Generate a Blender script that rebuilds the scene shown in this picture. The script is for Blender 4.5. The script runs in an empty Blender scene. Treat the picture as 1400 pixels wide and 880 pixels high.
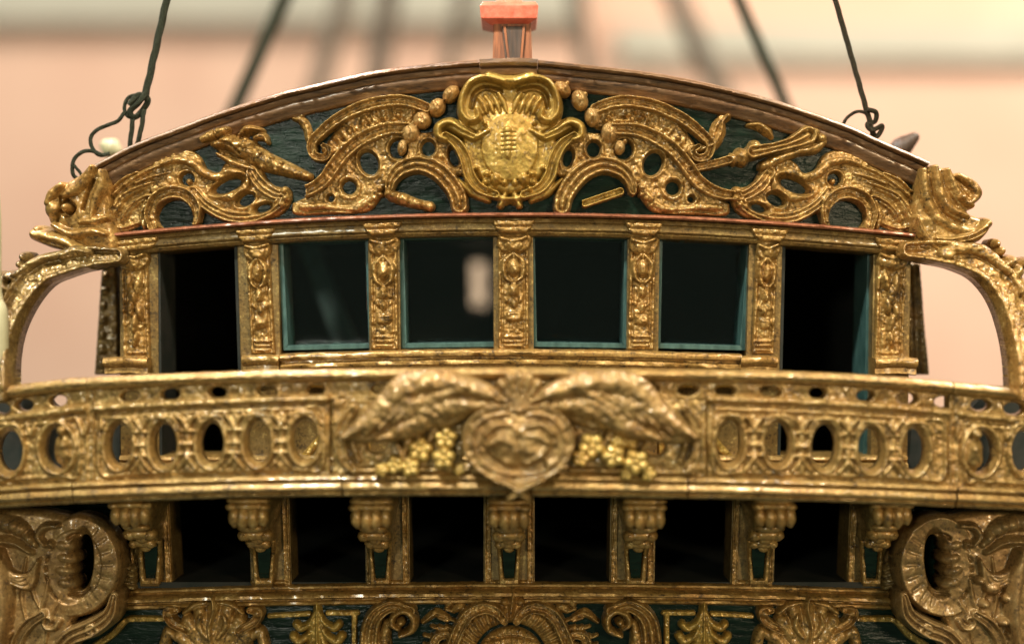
import bpy, bmesh, math, random
import numpy as np
random.seed(7)
RNG = np.random.default_rng(11)

# ------------------------------------------------------------------ camera, light, exposure
U = 0.00025            # one drawing unit in metres (the whole stern is about 35 cm wide)
D = 1800.0             # camera distance to the window wall, in drawing units
CX, CY = 700.0, 440.0
scene = bpy.context.scene
cam_data = bpy.data.cameras.new('camera')
cam = bpy.data.objects.new('camera', cam_data)
scene.collection.objects.link(cam)
scene.camera = cam
cam.location = (0, -D * U, 0)
cam.rotation_euler = (math.radians(90), 0, 0)
cam_data.sensor_width = 36.0
cam_data.lens = 36.0 * D / 1400.0
cam_data.clip_start = 0.005
cam_data.clip_end = 50
cam_data.dof.use_dof = True
cam_data.dof.focus_distance = (D - 14) * U
cam_data.dof.aperture_fstop = 2.6
cam_data.dof.aperture_blades = 0

world = bpy.data.worlds.new('World')
scene.world = world
world.use_nodes = True
bg = world.node_tree.nodes['Background']
bg.inputs[0].default_value = (0.50, 0.62, 0.46, 1)
bg.inputs[1].default_value = 0.25

def area(name, loc, target, size, power, col, size_y=None):
    d = bpy.data.lights.new(name, 'AREA')
    d.energy = power; d.color = col; d.size = size
    if size_y:
        d.shape = 'RECTANGLE'; d.size_y = size_y
    o = bpy.data.objects.new(name, d)
    o.location = loc
    from mathutils import Vector
    o.rotation_euler = (Vector(target) - Vector(loc)).to_track_quat('-Z', 'Y').to_euler()
    scene.collection.objects.link(o)
    return o
# museum ceiling lamps: a cool pair over the front, a warm one to the right, one behind over the deck
area('case_lamp', (-0.20, -0.34, 0.50), (0, 0, 0.0), 0.035, 5.8, (0.98, 1.0, 0.90))
area('case_lamp', (0.26, -0.32, 0.44), (0.02, 0, 0.0), 0.05, 2.8, (1.0, 0.88, 0.68))
area('case_lamp', (-0.20, 0.10, 0.50), (-0.04, 0, 0.08), 0.08, 3.6, (1.0, 0.86, 0.80))
area('room_lamp', (-0.35, -1.15, 0.20), (0, 0, -0.05), 0.10, 3.0, (1.0, 0.98, 0.80))
area('room_lamp', (0.60, -0.95, 0.12), (0, 0, -0.05), 0.10, 4.0, (1.0, 0.80, 0.50))
area('gallery_lamp', (1.1, 0.35, 1.3), (0.45, 1.25, -0.1), 0.5, 40.0, (1.0, 0.92, 0.74))
area('gallery_lamp', (-1.0, 0.3, 1.2), (-0.4, 1.25, 0.0), 0.5, 12.5, (1.0, 0.95, 0.80))

scene.view_settings.view_transform = 'Standard'
scene.view_settings.look = 'None'
scene.view_settings.gamma = 1
scene.view_settings.use_curve_mapping = False
scene.view_settings.exposure = 0.12
scene.render.engine = 'CYCLES'

# ------------------------------------------------------------------ materials
def new_mat(name):
    m = bpy.data.materials.new(name); m.use_nodes = True
    nt = m.node_tree
    return m, nt, nt.nodes['Principled BSDF']

def node(nt, t, **kw):
    n = nt.nodes.new(t)
    for k, v in kw.items():
        setattr(n, k, v)
    return n

def noise(nt, scale, detail=4, rough=0.6, stretch=None):
    g = node(nt, 'ShaderNodeNewGeometry')
    n = node(nt, 'ShaderNodeTexNoise')
    n.inputs['Scale'].default_value = scale
    n.inputs['Detail'].default_value = detail
    n.inputs['Roughness'].default_value = rough
    if stretch:
        mp = node(nt, 'ShaderNodeMapping')
        mp.inputs['Scale'].default_value = stretch
        nt.links.new(g.outputs['Position'], mp.inputs['Vector'])
        nt.links.new(mp.outputs[0], n.inputs['Vector'])
    else:
        nt.links.new(g.outputs['Position'], n.inputs['Vector'])
    return n

def ramp(nt, src, stops):
    r = node(nt, 'ShaderNodeValToRGB')
    e = r.color_ramp.elements
    while len(e) < len(stops): e.new(0.5)
    for el, (p, c) in zip(e, stops):
        el.position = p
        el.color = (*c, 1) if len(c) == 3 else c
    nt.links.new(src, r.inputs[0])
    return r

def gilding(name, dark, mid, light, metal=0.46, rough=(0.34, 0.55), coat=0.45, bump=0.24, stretch=None):
    """old hand-laid gilding: patches of brighter leaf, umber wear, brush and gesso relief"""
    m, nt, b = new_mat(name)
    n1 = noise(nt, 190, 6, 0.7, stretch)
    n2 = noise(nt, 1100, 5, 0.65, stretch)
    mx = node(nt, 'ShaderNodeMath', operation='MULTIPLY_ADD')
    nt.links.new(n2.outputs['Fac'], mx.inputs[0]); mx.inputs[1].default_value = 0.5
    ad = node(nt, 'ShaderNodeMath', operation='MULTIPLY'); ad.inputs[1].default_value = 0.5
    nt.links.new(n1.outputs['Fac'], ad.inputs[0]); nt.links.new(ad.outputs[0], mx.inputs[2])
    cr = ramp(nt, mx.outputs[0], [(0.395, dark), (0.47, mid), (0.54, mid), (0.615, light)])
    # umber wear in irregular flecks, and a slow drift towards redder bole showing through
    n4 = noise(nt, 430, 7, 0.7, stretch); n4.inputs['Distortion'].default_value = 1.2
    wear = ramp(nt, n4.outputs['Fac'], [(0.50, (0, 0, 0)), (0.68, (0.65, 0.65, 0.65))])
    m1 = node(nt, 'ShaderNodeMixRGB', blend_type='MIX')
    nt.links.new(wear.outputs[0], m1.inputs[0]); nt.links.new(cr.outputs[0], m1.inputs[1])
    m1.inputs[2].default_value = (dark[0] * 0.8, dark[1] * 0.75, dark[2] * 0.8, 1)
    n5 = noise(nt, 75, 3, 0.5)
    bole = ramp(nt, n5.outputs['Fac'], [(0.46, (0, 0, 0)), (0.62, (0.45, 0.45, 0.45))])
    m2 = node(nt, 'ShaderNodeMixRGB', blend_type='MULTIPLY')
    nt.links.new(bole.outputs[0], m2.inputs[0]); nt.links.new(m1.outputs[0], m2.inputs[1])
    m2.inputs[2].default_value = (0.96, 0.76, 0.56, 1)
    nt.links.new(m2.outputs[0], b.inputs['Base Color'])
    rr = ramp(nt, n2.outputs['Fac'], [(0.3, (rough[1],) * 3), (0.65, (rough[0],) * 3)])
    nt.links.new(rr.outputs[0], b.inputs['Roughness'])
    b.inputs['Metallic'].default_value = metal
    b.inputs['Coat Weight'].default_value = coat
    b.inputs['Coat Roughness'].default_value = 0.13
    n3 = noise(nt, 620, 6, 0.62, stretch)
    bp = node(nt, 'ShaderNodeBump')
    bp.inputs['Strength'].default_value = bump
    bp.inputs['Distance'].default_value = 0.0009
    nt.links.new(n3.outputs['Fac'], bp.inputs['Height'])
    nt.links.new(bp.outputs[0], b.inputs['Normal'])
    return m

def paint(name, c0, c1, rough=0.4, scale=500, bump=0.3, stretch=None, coat=0.0, spec=0.5):
    m, nt, b = new_mat(name)
    n = noise(nt, scale, 5, 0.6, stretch)
    cr = ramp(nt, n.outputs['Fac'], [(0.35, c0), (0.65, c1)])
    nt.links.new(cr.outputs[0], b.inputs['Base Color'])
    b.inputs['Roughness'].default_value = rough
    b.inputs['Coat Weight'].default_value = coat
    b.inputs['Specular IOR Level'].default_value = spec
    bp = node(nt, 'ShaderNodeBump')
    bp.inputs['Strength'].default_value = bump
    bp.inputs['Distance'].default_value = 0.0008
    nt.links.new(n.outputs['Fac'], bp.inputs['Height'])
    nt.links.new(bp.outputs[0], b.inputs['Normal'])
    return m

GOLD = gilding('old_gilding', (0.075, 0.040, 0.011), (0.32, 0.178, 0.045), (0.62, 0.405, 0.145))
GOLDY = gilding('yellow_gilding', (0.16, 0.090, 0.016), (0.38, 0.232, 0.046), (0.58, 0.39, 0.10), bump=0.26)
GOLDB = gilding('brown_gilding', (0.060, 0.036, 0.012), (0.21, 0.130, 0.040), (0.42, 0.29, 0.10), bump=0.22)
BALG = gilding('rubbed_gilding', (0.080, 0.044, 0.013), (0.31, 0.184, 0.053), (0.60, 0.41, 0.16), bump=0.22)
QUART = gilding('quarter_gilding', (0.085, 0.046, 0.016), (0.25, 0.145, 0.048), (0.42, 0.275, 0.11), metal=0.45, rough=(0.34, 0.55), bump=0.18, coat=0.3)  # browner, darker gilding tone for the quarter scrolls
CREST = gilding('dull_brown_gilding', (0.085, 0.047, 0.015), (0.26, 0.152, 0.046), (0.46, 0.30, 0.11), metal=0.45, rough=(0.38, 0.6), bump=0.2, coat=0.25)
RAILW = gilding('bronzed_wood', (0.050, 0.025, 0.012), (0.150, 0.078, 0.036), (0.26, 0.150, 0.078), metal=0.3,
                rough=(0.26, 0.42), coat=0.45, bump=0.4, stretch=(0.18, 1, 1))
COPPER = gilding('copper_paint', (0.16, 0.05, 0.025), (0.34, 0.12, 0.06), (0.48, 0.22, 0.13), metal=0.4, bump=0.15)
GREEN = paint('bottle_green_paint', (0.0025, 0.0075, 0.0045), (0.006, 0.016, 0.0095), 0.20, 330, 0.75, (0.3, 1, 1.3), coat=0.0, spec=0.22)
TEAL = paint('teal_paint', (0.02, 0.055, 0.05), (0.055, 0.115, 0.105), 0.38, 420, 0.4, (1, 1, 0.3))
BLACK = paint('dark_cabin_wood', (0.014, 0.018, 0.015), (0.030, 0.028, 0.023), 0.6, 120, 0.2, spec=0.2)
CORAL = paint('coral_red_paint', (0.52, 0.095, 0.05), (0.64, 0.16, 0.095), 0.35, 350, 0.35)
POSTW = paint('orange_brown_wood', (0.13, 0.040, 0.013), (0.30, 0.095, 0.03), 0.6, 260, 0.4, (3.5, 3.5, 0.35))
POSTD = paint('dark_panel_wood', (0.03, 0.015, 0.008), (0.07, 0.035, 0.02), 0.5, 260, 0.4, (3.5, 3.5, 0.35))
def glass_mat():
    m, nt, b = new_mat('old_window_glass')
    b.inputs['Base Color'].default_value = (0.80, 0.93, 0.92, 1)
    b.inputs['Transmission Weight'].default_value = 1.0
    b.inputs['IOR'].default_value = 1.33
    n = noise(nt, 70, 2, 0.5)
    rr = ramp(nt, n.outputs['Fac'], [(0.35, (0.02,) * 3), (0.7, (0.08,) * 3)])
    nt.links.new(rr.outputs[0], b.inputs['Roughness'])
    bp = node(nt, 'ShaderNodeBump'); bp.inputs['Strength'].default_value = 0.25; bp.inputs['Distance'].default_value = 0.001
    nt.links.new(n.outputs['Fac'], bp.inputs['Height']); nt.links.new(bp.outputs[0], b.inputs['Normal'])
    return m
GLASS = glass_mat()
ROPE = paint('tarred_rope', (0.012, 0.010, 0.006), (0.045, 0.034, 0.020), 0.9, 2500, 0.8, spec=0.1)
ROPEG = paint('green_tarred_rope', (0.012, 0.015, 0.010), (0.042, 0.042, 0.026), 0.9, 2500, 0.8, spec=0.1)
DECK = paint('deck_planking', (0.20, 0.15, 0.08), (0.34, 0.26, 0.15), 0.5, 200, 0.3, (1, 8, 1))
CREAM = paint('cream_lacquer', (0.32, 0.28, 0.16), (0.44, 0.40, 0.25), 0.3, 60, 0.1)
SPAR = paint('brown_spar', (0.085, 0.062, 0.042), (0.14, 0.10, 0.07), 0.5, 60, 0.1)
WALL = paint('peach_plaster', (0.72, 0.435, 0.335), (0.78, 0.495, 0.385), 0.8, 6, 0.1)
WALL2 = paint('pale_stone', (0.44, 0.40, 0.34), (0.52, 0.47, 0.40), 0.7, 5, 0.1)
FLOW = gilding('bright_gilding', (0.24, 0.14, 0.03), (0.50, 0.325, 0.08), (0.68, 0.48, 0.16), bump=0.25)
BEADM = gilding('pale_gilding', (0.22, 0.12, 0.04), (0.44, 0.26, 0.09), (0.62, 0.42, 0.18), bump=0.35)

# ------------------------------------------------------------------ scene helpers
COL = scene.collection

def W(px, py, pl, h=0.0):
    """drawing coordinates on a layer pl units in front of the window wall -> metres"""
    s = (D - pl) / D * U
    return (px - CX) * s, -(pl + h) * U, (CY - py) * s

def link(name, verts, faces, mat, parent=None, smooth=True):
    verts = np.asarray(verts, dtype=np.float64)
    c = (verts.min(0) + verts.max(0)) / 2
    me = bpy.data.meshes.new(name)
    if isinstance(faces, np.ndarray):
        n = len(faces)
        me.vertices.add(len(verts)); me.vertices.foreach_set('co', (verts - c).astype(np.float32).ravel())
        me.loops.add(n * 4); me.loops.foreach_set('vertex_index', faces.astype(np.int32).ravel())
        me.polygons.add(n); me.polygons.foreach_set('loop_start', np.arange(0, n * 4, 4, dtype=np.int32))
        me.update(calc_edges=True)
    else:
        me.from_pydata([tuple(v) for v in (verts - c)], [], faces)
    me.polygons.foreach_set('use_smooth', np.full(len(me.polygons), smooth, dtype=bool))
    me.materials.append(mat)
    me.validate(); me.update()
    o = bpy.data.objects.new(name, me)
    COL.objects.link(o)
    o.location = c
    if parent is not None:
        o.parent = parent
        pl = parent.location.copy(); q = parent.parent
        while q is not None:
            pl += q.location; q = q.parent
        from mathutils import Vector
        o.location = Vector(c) - pl
    return o

def tag(o, label, cat, group=None, kind=None):
    o['label'] = label; o['category'] = cat
    if group: o['group'] = group
    if kind: o['kind'] = kind
    return o

def catmull(pts, n=10):
    P = [np.array(p, float) for p in pts]
    if len(P) < 3:
        return [P[0] + (P[-1] - P[0]) * t for t in np.linspace(0, 1, n + 1)]
    P = [2 * P[0] - P[1]] + P + [2 * P[-1] - P[-2]]
    out = []
    for i in range(1, len(P) - 2):
        for t in np.linspace(0, 1, n, endpoint=False):
            a, b, c, d = P[i - 1], P[i], P[i + 1], P[i + 2]
            out.append(0.5 * ((2 * b) + (-a + c) * t + (2 * a - 5 * b + 4 * c - d) * t * t + (-a + 3 * b - 3 * c + d) * t ** 3))
    out.append(P[-2])
    return out

# ------------------------------------------------------------------ carving: a relief cut from a blank
def f_round(u, t): return np.sqrt(np.clip(1 - u * u, 0, 1))
def f_soft(u, t): return 1 - u * u
def f_flat(u, t): return np.clip((1 - np.abs(u)) * 4, 0, 1)
def f_ridge(u, t): return np.clip(1 - np.abs(u), 0, 1) ** 0.8
def f_two(u, t):     # strap with two raised fillets and a gutter
    a = np.abs(u)
    return np.where(a > 0.5, 0.55 + 0.45 * np.sqrt(np.clip(1 - ((a - 0.72) / 0.28) ** 2, 0, 1)), 0.50 + 0.05 * np.cos(a * 6.28)) * np.clip((1 - a) * 8, 0, 1)
def f_three(u, t):
    a = np.abs(u)
    return (0.55 + 0.45 * np.abs(np.cos(u * 1.5 * math.pi))) * np.clip((1 - a) * 5, 0, 1)
def f_rope(u, t):
    return np.sqrt(np.clip(1 - u * u, 0, 1)) * (0.82 + 0.18 * np.cos(t * 0.75 + u * 1.4))
def f_god(u, t):     # godrooned band
    return (0.80 + 0.20 * np.sin(t * 0.42 + 1.5 * np.sin(t * 0.11)) * np.clip(u + 0.8, 0, 1)) * np.clip((1 - np.abs(u)) * 3, 0, 1) * (0.8 + 0.2 * (1 - u * u))
def f_lobe(u, t):
    return np.sqrt(np.clip(1 - u * u, 0, 1)) * (0.7 + 0.3 * np.abs(np.cos(t * 0.17)))

class Carve:
    def __init__(s, x0, y0, x1, y1, step=0.8, base=-4.0):
        s.x0, s.y0, s.step, s.base = x0, y0, step, base
        xs = np.arange(x0, x1 + step, step); ys = np.arange(y0, y1 + step, step)
        s.X, s.Y = np.meshgrid(xs, ys)
        s.H = np.full(s.X.shape, base, float)
        s.shift = (0, 0)

    def _win(s, xa, ya, xb, yb):
        i0 = max(0, int((ya - s.y0) / s.step)); i1 = min(s.H.shape[0], int((yb - s.y0) / s.step) + 2)
        j0 = max(0, int((xa - s.x0) / s.step)); j1 = min(s.H.shape[1], int((xb - s.x0) / s.step) + 2)
        return slice(i0, max(i0, i1)), slice(j0, max(j0, j1))

    def _field(s, pts, w, closed=False, n=8, pad=2.5):
        if closed: pts = list(pts) + [pts[0]]
        q = np.array(catmull(pts, n))
        seg = np.hypot(*np.diff(q, axis=0).T); L = np.concatenate([[0], np.cumsum(seg)])
        if np.isscalar(w): ww = np.full(len(q), float(w))
        else: ww = np.interp(np.linspace(0, 1, len(q)), np.linspace(0, 1, len(w)), w)
        ww = np.maximum(ww, 0.6)
        m = ww.max() + pad + s.step
        sl = s._win(q[:, 0].min() - m, q[:, 1].min() - m, q[:, 0].max() + m, q[:, 1].max() + m)
        X, Y = s.X[sl], s.Y[sl]
        if X.size == 0: return None
        best = np.full(X.shape, 9.0); sg = np.zeros(X.shape); T = np.zeros(X.shape); WW = np.ones(X.shape)
        gi, gj = sl[0].start, sl[1].start
        for k in range(len(q) - 1):
            a, b = q[k], q[k + 1]
            wk = max(ww[k], ww[k + 1]) + pad
            wl = s._win(min(a[0], b[0]) - wk, min(a[1], b[1]) - wk, max(a[0], b[0]) + wk, max(a[1], b[1]) + wk)
            l = (slice(wl[0].start - gi, wl[0].stop - gi), slice(wl[1].start - gj, wl[1].stop - gj))
            x, y = X[l], Y[l]
            if x.size == 0: continue
            d = b - a; dd = d @ d + 1e-9
            tt = np.clip(((x - a[0]) * d[0] + (y - a[1]) * d[1]) / dd, 0, 1)
            ex, ey = x - a[0] - tt * d[0], y - a[1] - tt * d[1]
            wv = ww[k] + (ww[k + 1] - ww[k]) * tt
            u = np.hypot(ex, ey) / wv
            mk = u < best[l]
            best[l] = np.where(mk, u, best[l])
            sg[l] = np.where(mk, np.sign(d[0] * ey - d[1] * ex), sg[l])
            T[l] = np.where(mk, L[k] + seg[k] * tt, T[l])
            WW[l] = np.where(mk, wv, WW[l])
        return sl, best, sg, T, WW

    def stroke(s, pts, w, h, prof=f_round, base=0.0, closed=False, n=8, add=False):
        r = s._field(pts, w, closed, n)
        if r is None: return s
        sl, u, sg, T, WW = r
        ins = u <= 1
        v = base + h * prof(np.clip(u, 0, 1) * sg, T)
        out = np.where(base > 0.01, base, 0) * np.clip(1 - (u - 1) * WW / 1.2, 0, 1) - (u - 1) * WW * 2.2
        v = np.where(ins, v, np.maximum(out, s.base))
        if add:
            s.H[sl] = np.where(ins & (s.H[sl] > 0), s.H[sl] + h * prof(np.clip(u, 0, 1) * sg, T), s.H[sl])
        else:
            s.H[sl] = np.maximum(s.H[sl], v)
        return s

    def groove(s, pts, w, depth, closed=False, n=8):
        r = s._field(pts, w, closed, n, pad=0)
        if r is None: return s
        sl, u, sg, T, WW = r
        s.H[sl] = np.where((u < 1) & (s.H[sl] > 0.5), np.maximum(s.H[sl] - depth * (1 - u * u), 0.4), s.H[sl])
        return s

    def _ell(s, cx, cy, rx, ry, rot):
        m = max(rx, ry) * 1.3 + 8
        sl = s._win(cx - m, cy - m, cx + m, cy + m)
        x, y = s.X[sl] - cx, s.Y[sl] - cy
        c, n = math.cos(math.radians(rot)), math.sin(math.radians(rot))
        a, b = (x * c + y * n) / rx, (-x * n + y * c) / ry
        return sl, np.hypot(a, b), a, b

    def blob(s, cx, cy, rx, ry=None, h=6, rot=0, base=0.0, prof=f_round, ribs=None):
        ry = ry or rx
        sl, r, a, b = s._ell(cx, cy, rx, ry, rot)
        mr = min(rx, ry)
        v = base + h * prof(np.clip(r, 0, 1), r)
        if ribs:
            v = v - ribs[1] * (0.5 + 0.5 * np.cos(np.arctan2(b, a) * ribs[0])) * np.clip(r, 0, 1)
        out = base * np.clip(1 - (r - 1) * mr / 1.2, 0, 1) - (r - 1) * mr * 2.2
        v = np.where(r <= 1, v, np.maximum(out, s.base))
        s.H[sl] = np.maximum(s.H[sl], v)
        return s

    def hole(s, cx, cy, rx, ry=None, rot=0, lip=0, lw=3.0, k=2.6):
        ry = ry or rx
        sl, r, a, b = s._ell(cx, cy, rx, ry, rot)
        mr = min(rx, ry)
        f = (r - 1) * mr
        if lip:
            s.H[sl] = np.where(s.H[sl] > 0, s.H[sl] + lip * np.exp(-((f - lw * 0.9) / lw) ** 2), s.H[sl])
        s.H[sl] = np.minimum(s.H[sl], np.maximum(f * k, s.base))
        return s

    def dent(s, cx, cy, rx, ry, depth, rot=0):
        sl, r, a, b = s._ell(cx, cy, rx, ry, rot)
        s.H[sl] = np.where((r < 1) & (s.H[sl] > 0.5), np.maximum(s.H[sl] - depth * (1 - r * r), 0.4), s.H[sl])
        return s

    def _sd(s, pts, n=6, smooth=True):
        q = np.array(catmull(list(pts) + [pts[0]], n) if smooth else list(pts) + [pts[0]], float)
        sl = s._win(q[:, 0].min() - 6, q[:, 1].min() - 6, q[:, 0].max() + 6, q[:, 1].max() + 6)
        X, Y = s.X[sl], s.Y[sl]
        d2 = np.full(X.shape, 1e9); inside = np.zeros(X.shape, bool)
        for k in range(len(q) - 1):
            a, b = q[k], q[k + 1]
            e = b - a; ee = e @ e
            if ee < 1e-9: continue
            t = np.clip(((X - a[0]) * e[0] + (Y - a[1]) * e[1]) / ee, 0, 1)
            d2 = np.minimum(d2, (X - a[0] - t * e[0]) ** 2 + (Y - a[1] - t * e[1]) ** 2)
            c = (a[1] > Y) != (b[1] > Y)
            with np.errstate(divide='ignore', invalid='ignore'):
                xi = (b[0] - a[0]) * (Y - a[1]) / (b[1] - a[1] + 1e-12) + a[0]
            inside ^= c & (X < xi)
        d = np.sqrt(d2)
        return sl, np.where(inside, d, -d)

    def plate(s, pts, h, bevel=4.0, smooth=True, dome=0.0):
        sl, d = s._sd(pts, smooth=smooth)
        t = np.clip(d / bevel, 0, 1)
        v = h * np.sqrt(np.clip(1 - (1 - t) ** 2, 0, 1)) + dome * (1 - np.exp(-np.clip(d, 0, None) / 14))
        v = np.where(d > 0, v, np.maximum(d * 2.2, s.base))
        s.H[sl] = np.maximum(s.H[sl], v)
        return s

    def cut(s, pts, k=2.6, smooth=True):
        sl, d = s._sd(pts, smooth=smooth)
        s.H[sl] = np.minimum(s.H[sl], np.maximum(-d * k, s.base))
        return s

    def grain(s, amp, size):
        for sz, a in ((size, amp), (size / 2.3, amp * 0.5)):
            nx, ny = int(s.H.shape[1] * s.step / sz) + 4, int(s.H.shape[0] * s.step / sz) + 4
            g = RNG.normal(size=(ny, nx))
            fx = (s.X - s.x0) / sz; fy = (s.Y - s.y0) / sz
            ix, iy = fx.astype(int), fy.astype(int)
            tx, ty = fx - ix, fy - iy
            tx, ty = tx * tx * (3 - 2 * tx), ty * ty * (3 - 2 * ty)
            v = (g[iy, ix] * (1 - tx) + g[iy, ix + 1] * tx) * (1 - ty) + (g[iy + 1, ix] * (1 - tx) + g[iy + 1, ix + 1] * tx) * ty
            k = np.clip(s.H / 3.0, 0, 1)
            s.H += v * a * k
        return s

    def soften(s, n=1):
        for _ in range(n):
            p = np.pad(s.H, 1, mode='edge')
            s.H = (p[:-2, 1:-1] + p[2:, 1:-1] + p[1:-1, :-2] + p[1:-1, 2:] + 4 * p[1:-1, 1:-1]) / 8
        return s

    def build(s, name, mat, parent, layer, off=0.0, back=None, soft=1, grain=(0.6, 4.5), deep=None):
        """off: how far the relief's foot stands proud of its layer; back: thickness behind the foot (closed piece)"""
        if deep is None: deep = 1.4 if parent.name.startswith('pediment') else 1.15
        if grain: s.grain(*grain)
        s.soften(soft)
        H = s.H
        ok = H > 0
        q = (ok[:-1, :-1].astype(int) + ok[1:, :-1] + ok[:-1, 1:] + ok[1:, 1:]) > 0
        used = np.zeros(H.shape, bool)
        used[:-1, :-1] |= q; used[1:, :-1] |= q; used[:-1, 1:] |= q; used[1:, 1:] |= q
        gy, gx = np.gradient(H, s.step)
        X, Y = s.X.copy(), s.Y.copy()
        g2 = gx * gx + gy * gy + 1e-6
        mv = np.clip(-H / g2, 0, None) * (~ok)
        dx, dy = np.clip(mv * gx, -s.step, s.step), np.clip(mv * gy, -s.step, s.step)
        X += dx; Y += dy
        Hf = np.where(ok, H * deep, -0.4)
        idx = np.full(H.shape, -1); n = int(used.sum()); idx[used] = np.arange(n)
        px, py, hh = X[used], Y[used], Hf[used]
        pl = np.vectorize(layer)(px, py) if not getattr(layer, 'vec', False) else layer(px, py)
        sc = (D - pl) / D * U
        vs = np.stack([(px - CX) * sc, -(pl + off + hh) * U, (CY - py) * sc], 1)
        a, b, c, d = idx[:-1, :-1][q], idx[1:, :-1][q], idx[1:, 1:][q], idx[:-1, 1:][q]
        F = np.stack([a, b, c, d], 1)
        if back is not None:
            vb = vs.copy(); vb[:, 1] = -(pl + off - back) * U
            Fb = F[:, ::-1] + n
            E = np.concatenate([F[:, [0, 1]], F[:, [1, 2]], F[:, [2, 3]], F[:, [3, 0]]])
            key = np.minimum(E[:, 0], E[:, 1]) * (n + 1) + np.maximum(E[:, 0], E[:, 1])
            uq, inv, cnt = np.unique(key, return_inverse=True, return_counts=True)
            B = E[cnt[inv] == 1]
            S = np.stack([B[:, 1], B[:, 0], B[:, 0] + n, B[:, 1] + n], 1)
            # the side walls get their own vertices so that the edge stays crisp
            vs = np.concatenate([vs, vb]); F = np.concatenate([F, Fb, S])
        return link(name, vs, F, mat, parent)

def vec(f):
    f.vec = True
    return f
L_up = vec(lambda x, y: (400 - y) * 0.07 - 22 * ((x - 700) / 600) ** 2)
L_bal = vec(lambda x, y: 138 - 42 * ((x - 700) / 700) ** 2 + 0 * y)
L_low = vec(lambda x, y: 0 - 20 * ((x - 700) / 600) ** 2 + 0 * y)
L_cnt = vec(lambda x, y: 10 - 20 * ((x - 700) / 600) ** 2 + 0 * y)
L_side = vec(lambda x, y: 34 + 0 * x + 0 * y)
L_arch = vec(lambda x, y: 5 + 95 * np.clip((y - 345) / 180, 0, 1) + 0 * x)
L_back = vec(lambda x, y: -95 + 0 * x + 0 * y)

def sweep(name, path, prof, mat, parent, layer, n=10, wob=0.5, smooth_path=True, seg_smooth=True):
    """a moulding: closed profile [(distance below the path, protrusion)] run along a drawn path"""
    q = np.array(catmull(path, n) if smooth_path else path, float)
    t = np.gradient(q, axis=0); t /= np.hypot(t[:, 0], t[:, 1])[:, None] + 1e-9
    nrm = np.stack([-t[:, 1], t[:, 0]], 1)
    N, K = len(q), len(prof)
    wv = np.cumsum(RNG.normal(size=(N, 2)), 0); wv -= np.linspace(0, 1, N)[:, None] * wv[-1]
    wv = wv / (np.abs(wv).max() + 1e-9) * wob
    vs = []
    for i in range(N):
        pl = float(layer(q[i, 0], q[i, 1]))
        for k, (o, p) in enumerate(prof):
            jo = RNG.normal() * wob * 0.25; jp = RNG.normal() * wob * 0.35
            vs.append(W(q[i, 0] + nrm[i, 0] * (o + jo + wv[i, 0]), q[i, 1] + nrm[i, 1] * (o + jo + wv[i, 0]), pl, p + jp + wv[i, 1]))
    fs = []
    for i in range(N - 1):
        for k in range(K):
            a, b = i * K + k, i * K + (k + 1) % K
            fs.append((a, b, b + K, a + K))
    fs.append(tuple(range(K))[::-1]); fs.append(tuple((N - 1) * K + k for k in range(K)))
    o = link(name, vs, fs, mat, parent)
    me = o.data
    bm = bmesh.new(); bm.from_mesh(me); bmesh.ops.recalc_face_normals(bm, faces=bm.faces)
    for e in bm.edges:
        if len(e.link_faces) == 2 and e.calc_face_angle(0) > math.radians(50): e.smooth = False
    bm.to_mesh(me); bm.free()
    return o

def slab(name, quad, pf, pb, mat, parent, bev=1.2, layer=None):
    """a bar drawn as a four-cornered outline, from protrusion pf back to pb"""
    bm = bmesh.new()
    f, b = [], []
    for (x, y) in quad:
        pl = float(layer(x, y)) if layer else 0.0
        f.append(bm.verts.new(W(x, y, pl + pf)))
        w = W(x, y, pl + pf)
        b.append(bm.verts.new((w[0], -(pl + pb) * U, w[2])))
    n = len(quad)
    bm.faces.new(f); bm.faces.new(b[::-1])
    for i in range(n):
        j = (i + 1) % n
        bm.faces.new((f[j], f[i], b[i], b[j]))
    bmesh.ops.recalc_face_normals(bm, faces=bm.faces)
    if bev:
        bmesh.ops.bevel(bm, geom=list(bm.edges), offset=bev * U, segments=2, profile=0.6, affect='EDGES')
    me = bpy.data.meshes.new(name); bm.to_mesh(me); bm.free()
    vs = [v.co[:] for v in me.vertices]; fs = [tuple(p.vertices) for p in me.polygons]
    bpy.data.meshes.remove(me)
    o = link(name, vs, fs, mat, parent, smooth=False)
    return o

def R(x0, y0, x1, y1): return [(x0, y0), (x1, y0), (x1, y1), (x0, y1)]
def tube(name, pts, r, mat, parent=None, n=10, sides=10, twist=None):
    """pts in metres; radius in metres; twist = laid strands"""
    from mathutils import Vector
    q = [Vector(p) for p in catmull(pts, n)]
    rr = np.interp(np.linspace(0, 1, len(q)), np.linspace(0, 1, len(r)), r) if not np.isscalar(r) else [r] * len(q)
    vs, fs = [], []
    up = Vector((0, 1, 0)); L = 0
    for i, p in enumerate(q):
        t = (q[min(i + 1, len(q) - 1)] - q[max(i - 1, 0)]).normalized()
        if i: L += (p - q[i - 1]).length
        a = t.cross(up)
        if a.length < 1e-4: a = t.cross(Vector((1, 0, 0)))
        a.normalize(); b = t.cross(a)
        for k in range(sides):
            an = 2 * math.pi * k / sides
            rad = rr[i]
            if twist: rad *= 0.76 + 0.30 * abs(math.cos(1.5 * an - L / rr[i] * twist))
            vs.append(p + a * math.cos(an) * rad + b * math.sin(an) * rad)
    for i in range(len(q) - 1):
        for k in range(sides):
            a, b = i * sides + k, i * sides + (k + 1) % sides
            fs.append((a, b, b + sides, a + sides))
    fs.append(tuple(range(sides))[::-1]); fs.append(tuple((len(q) - 1) * sides + k for k in range(sides)))
    return link(name, [tuple(v) for v in vs], fs, mat, parent)

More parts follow.
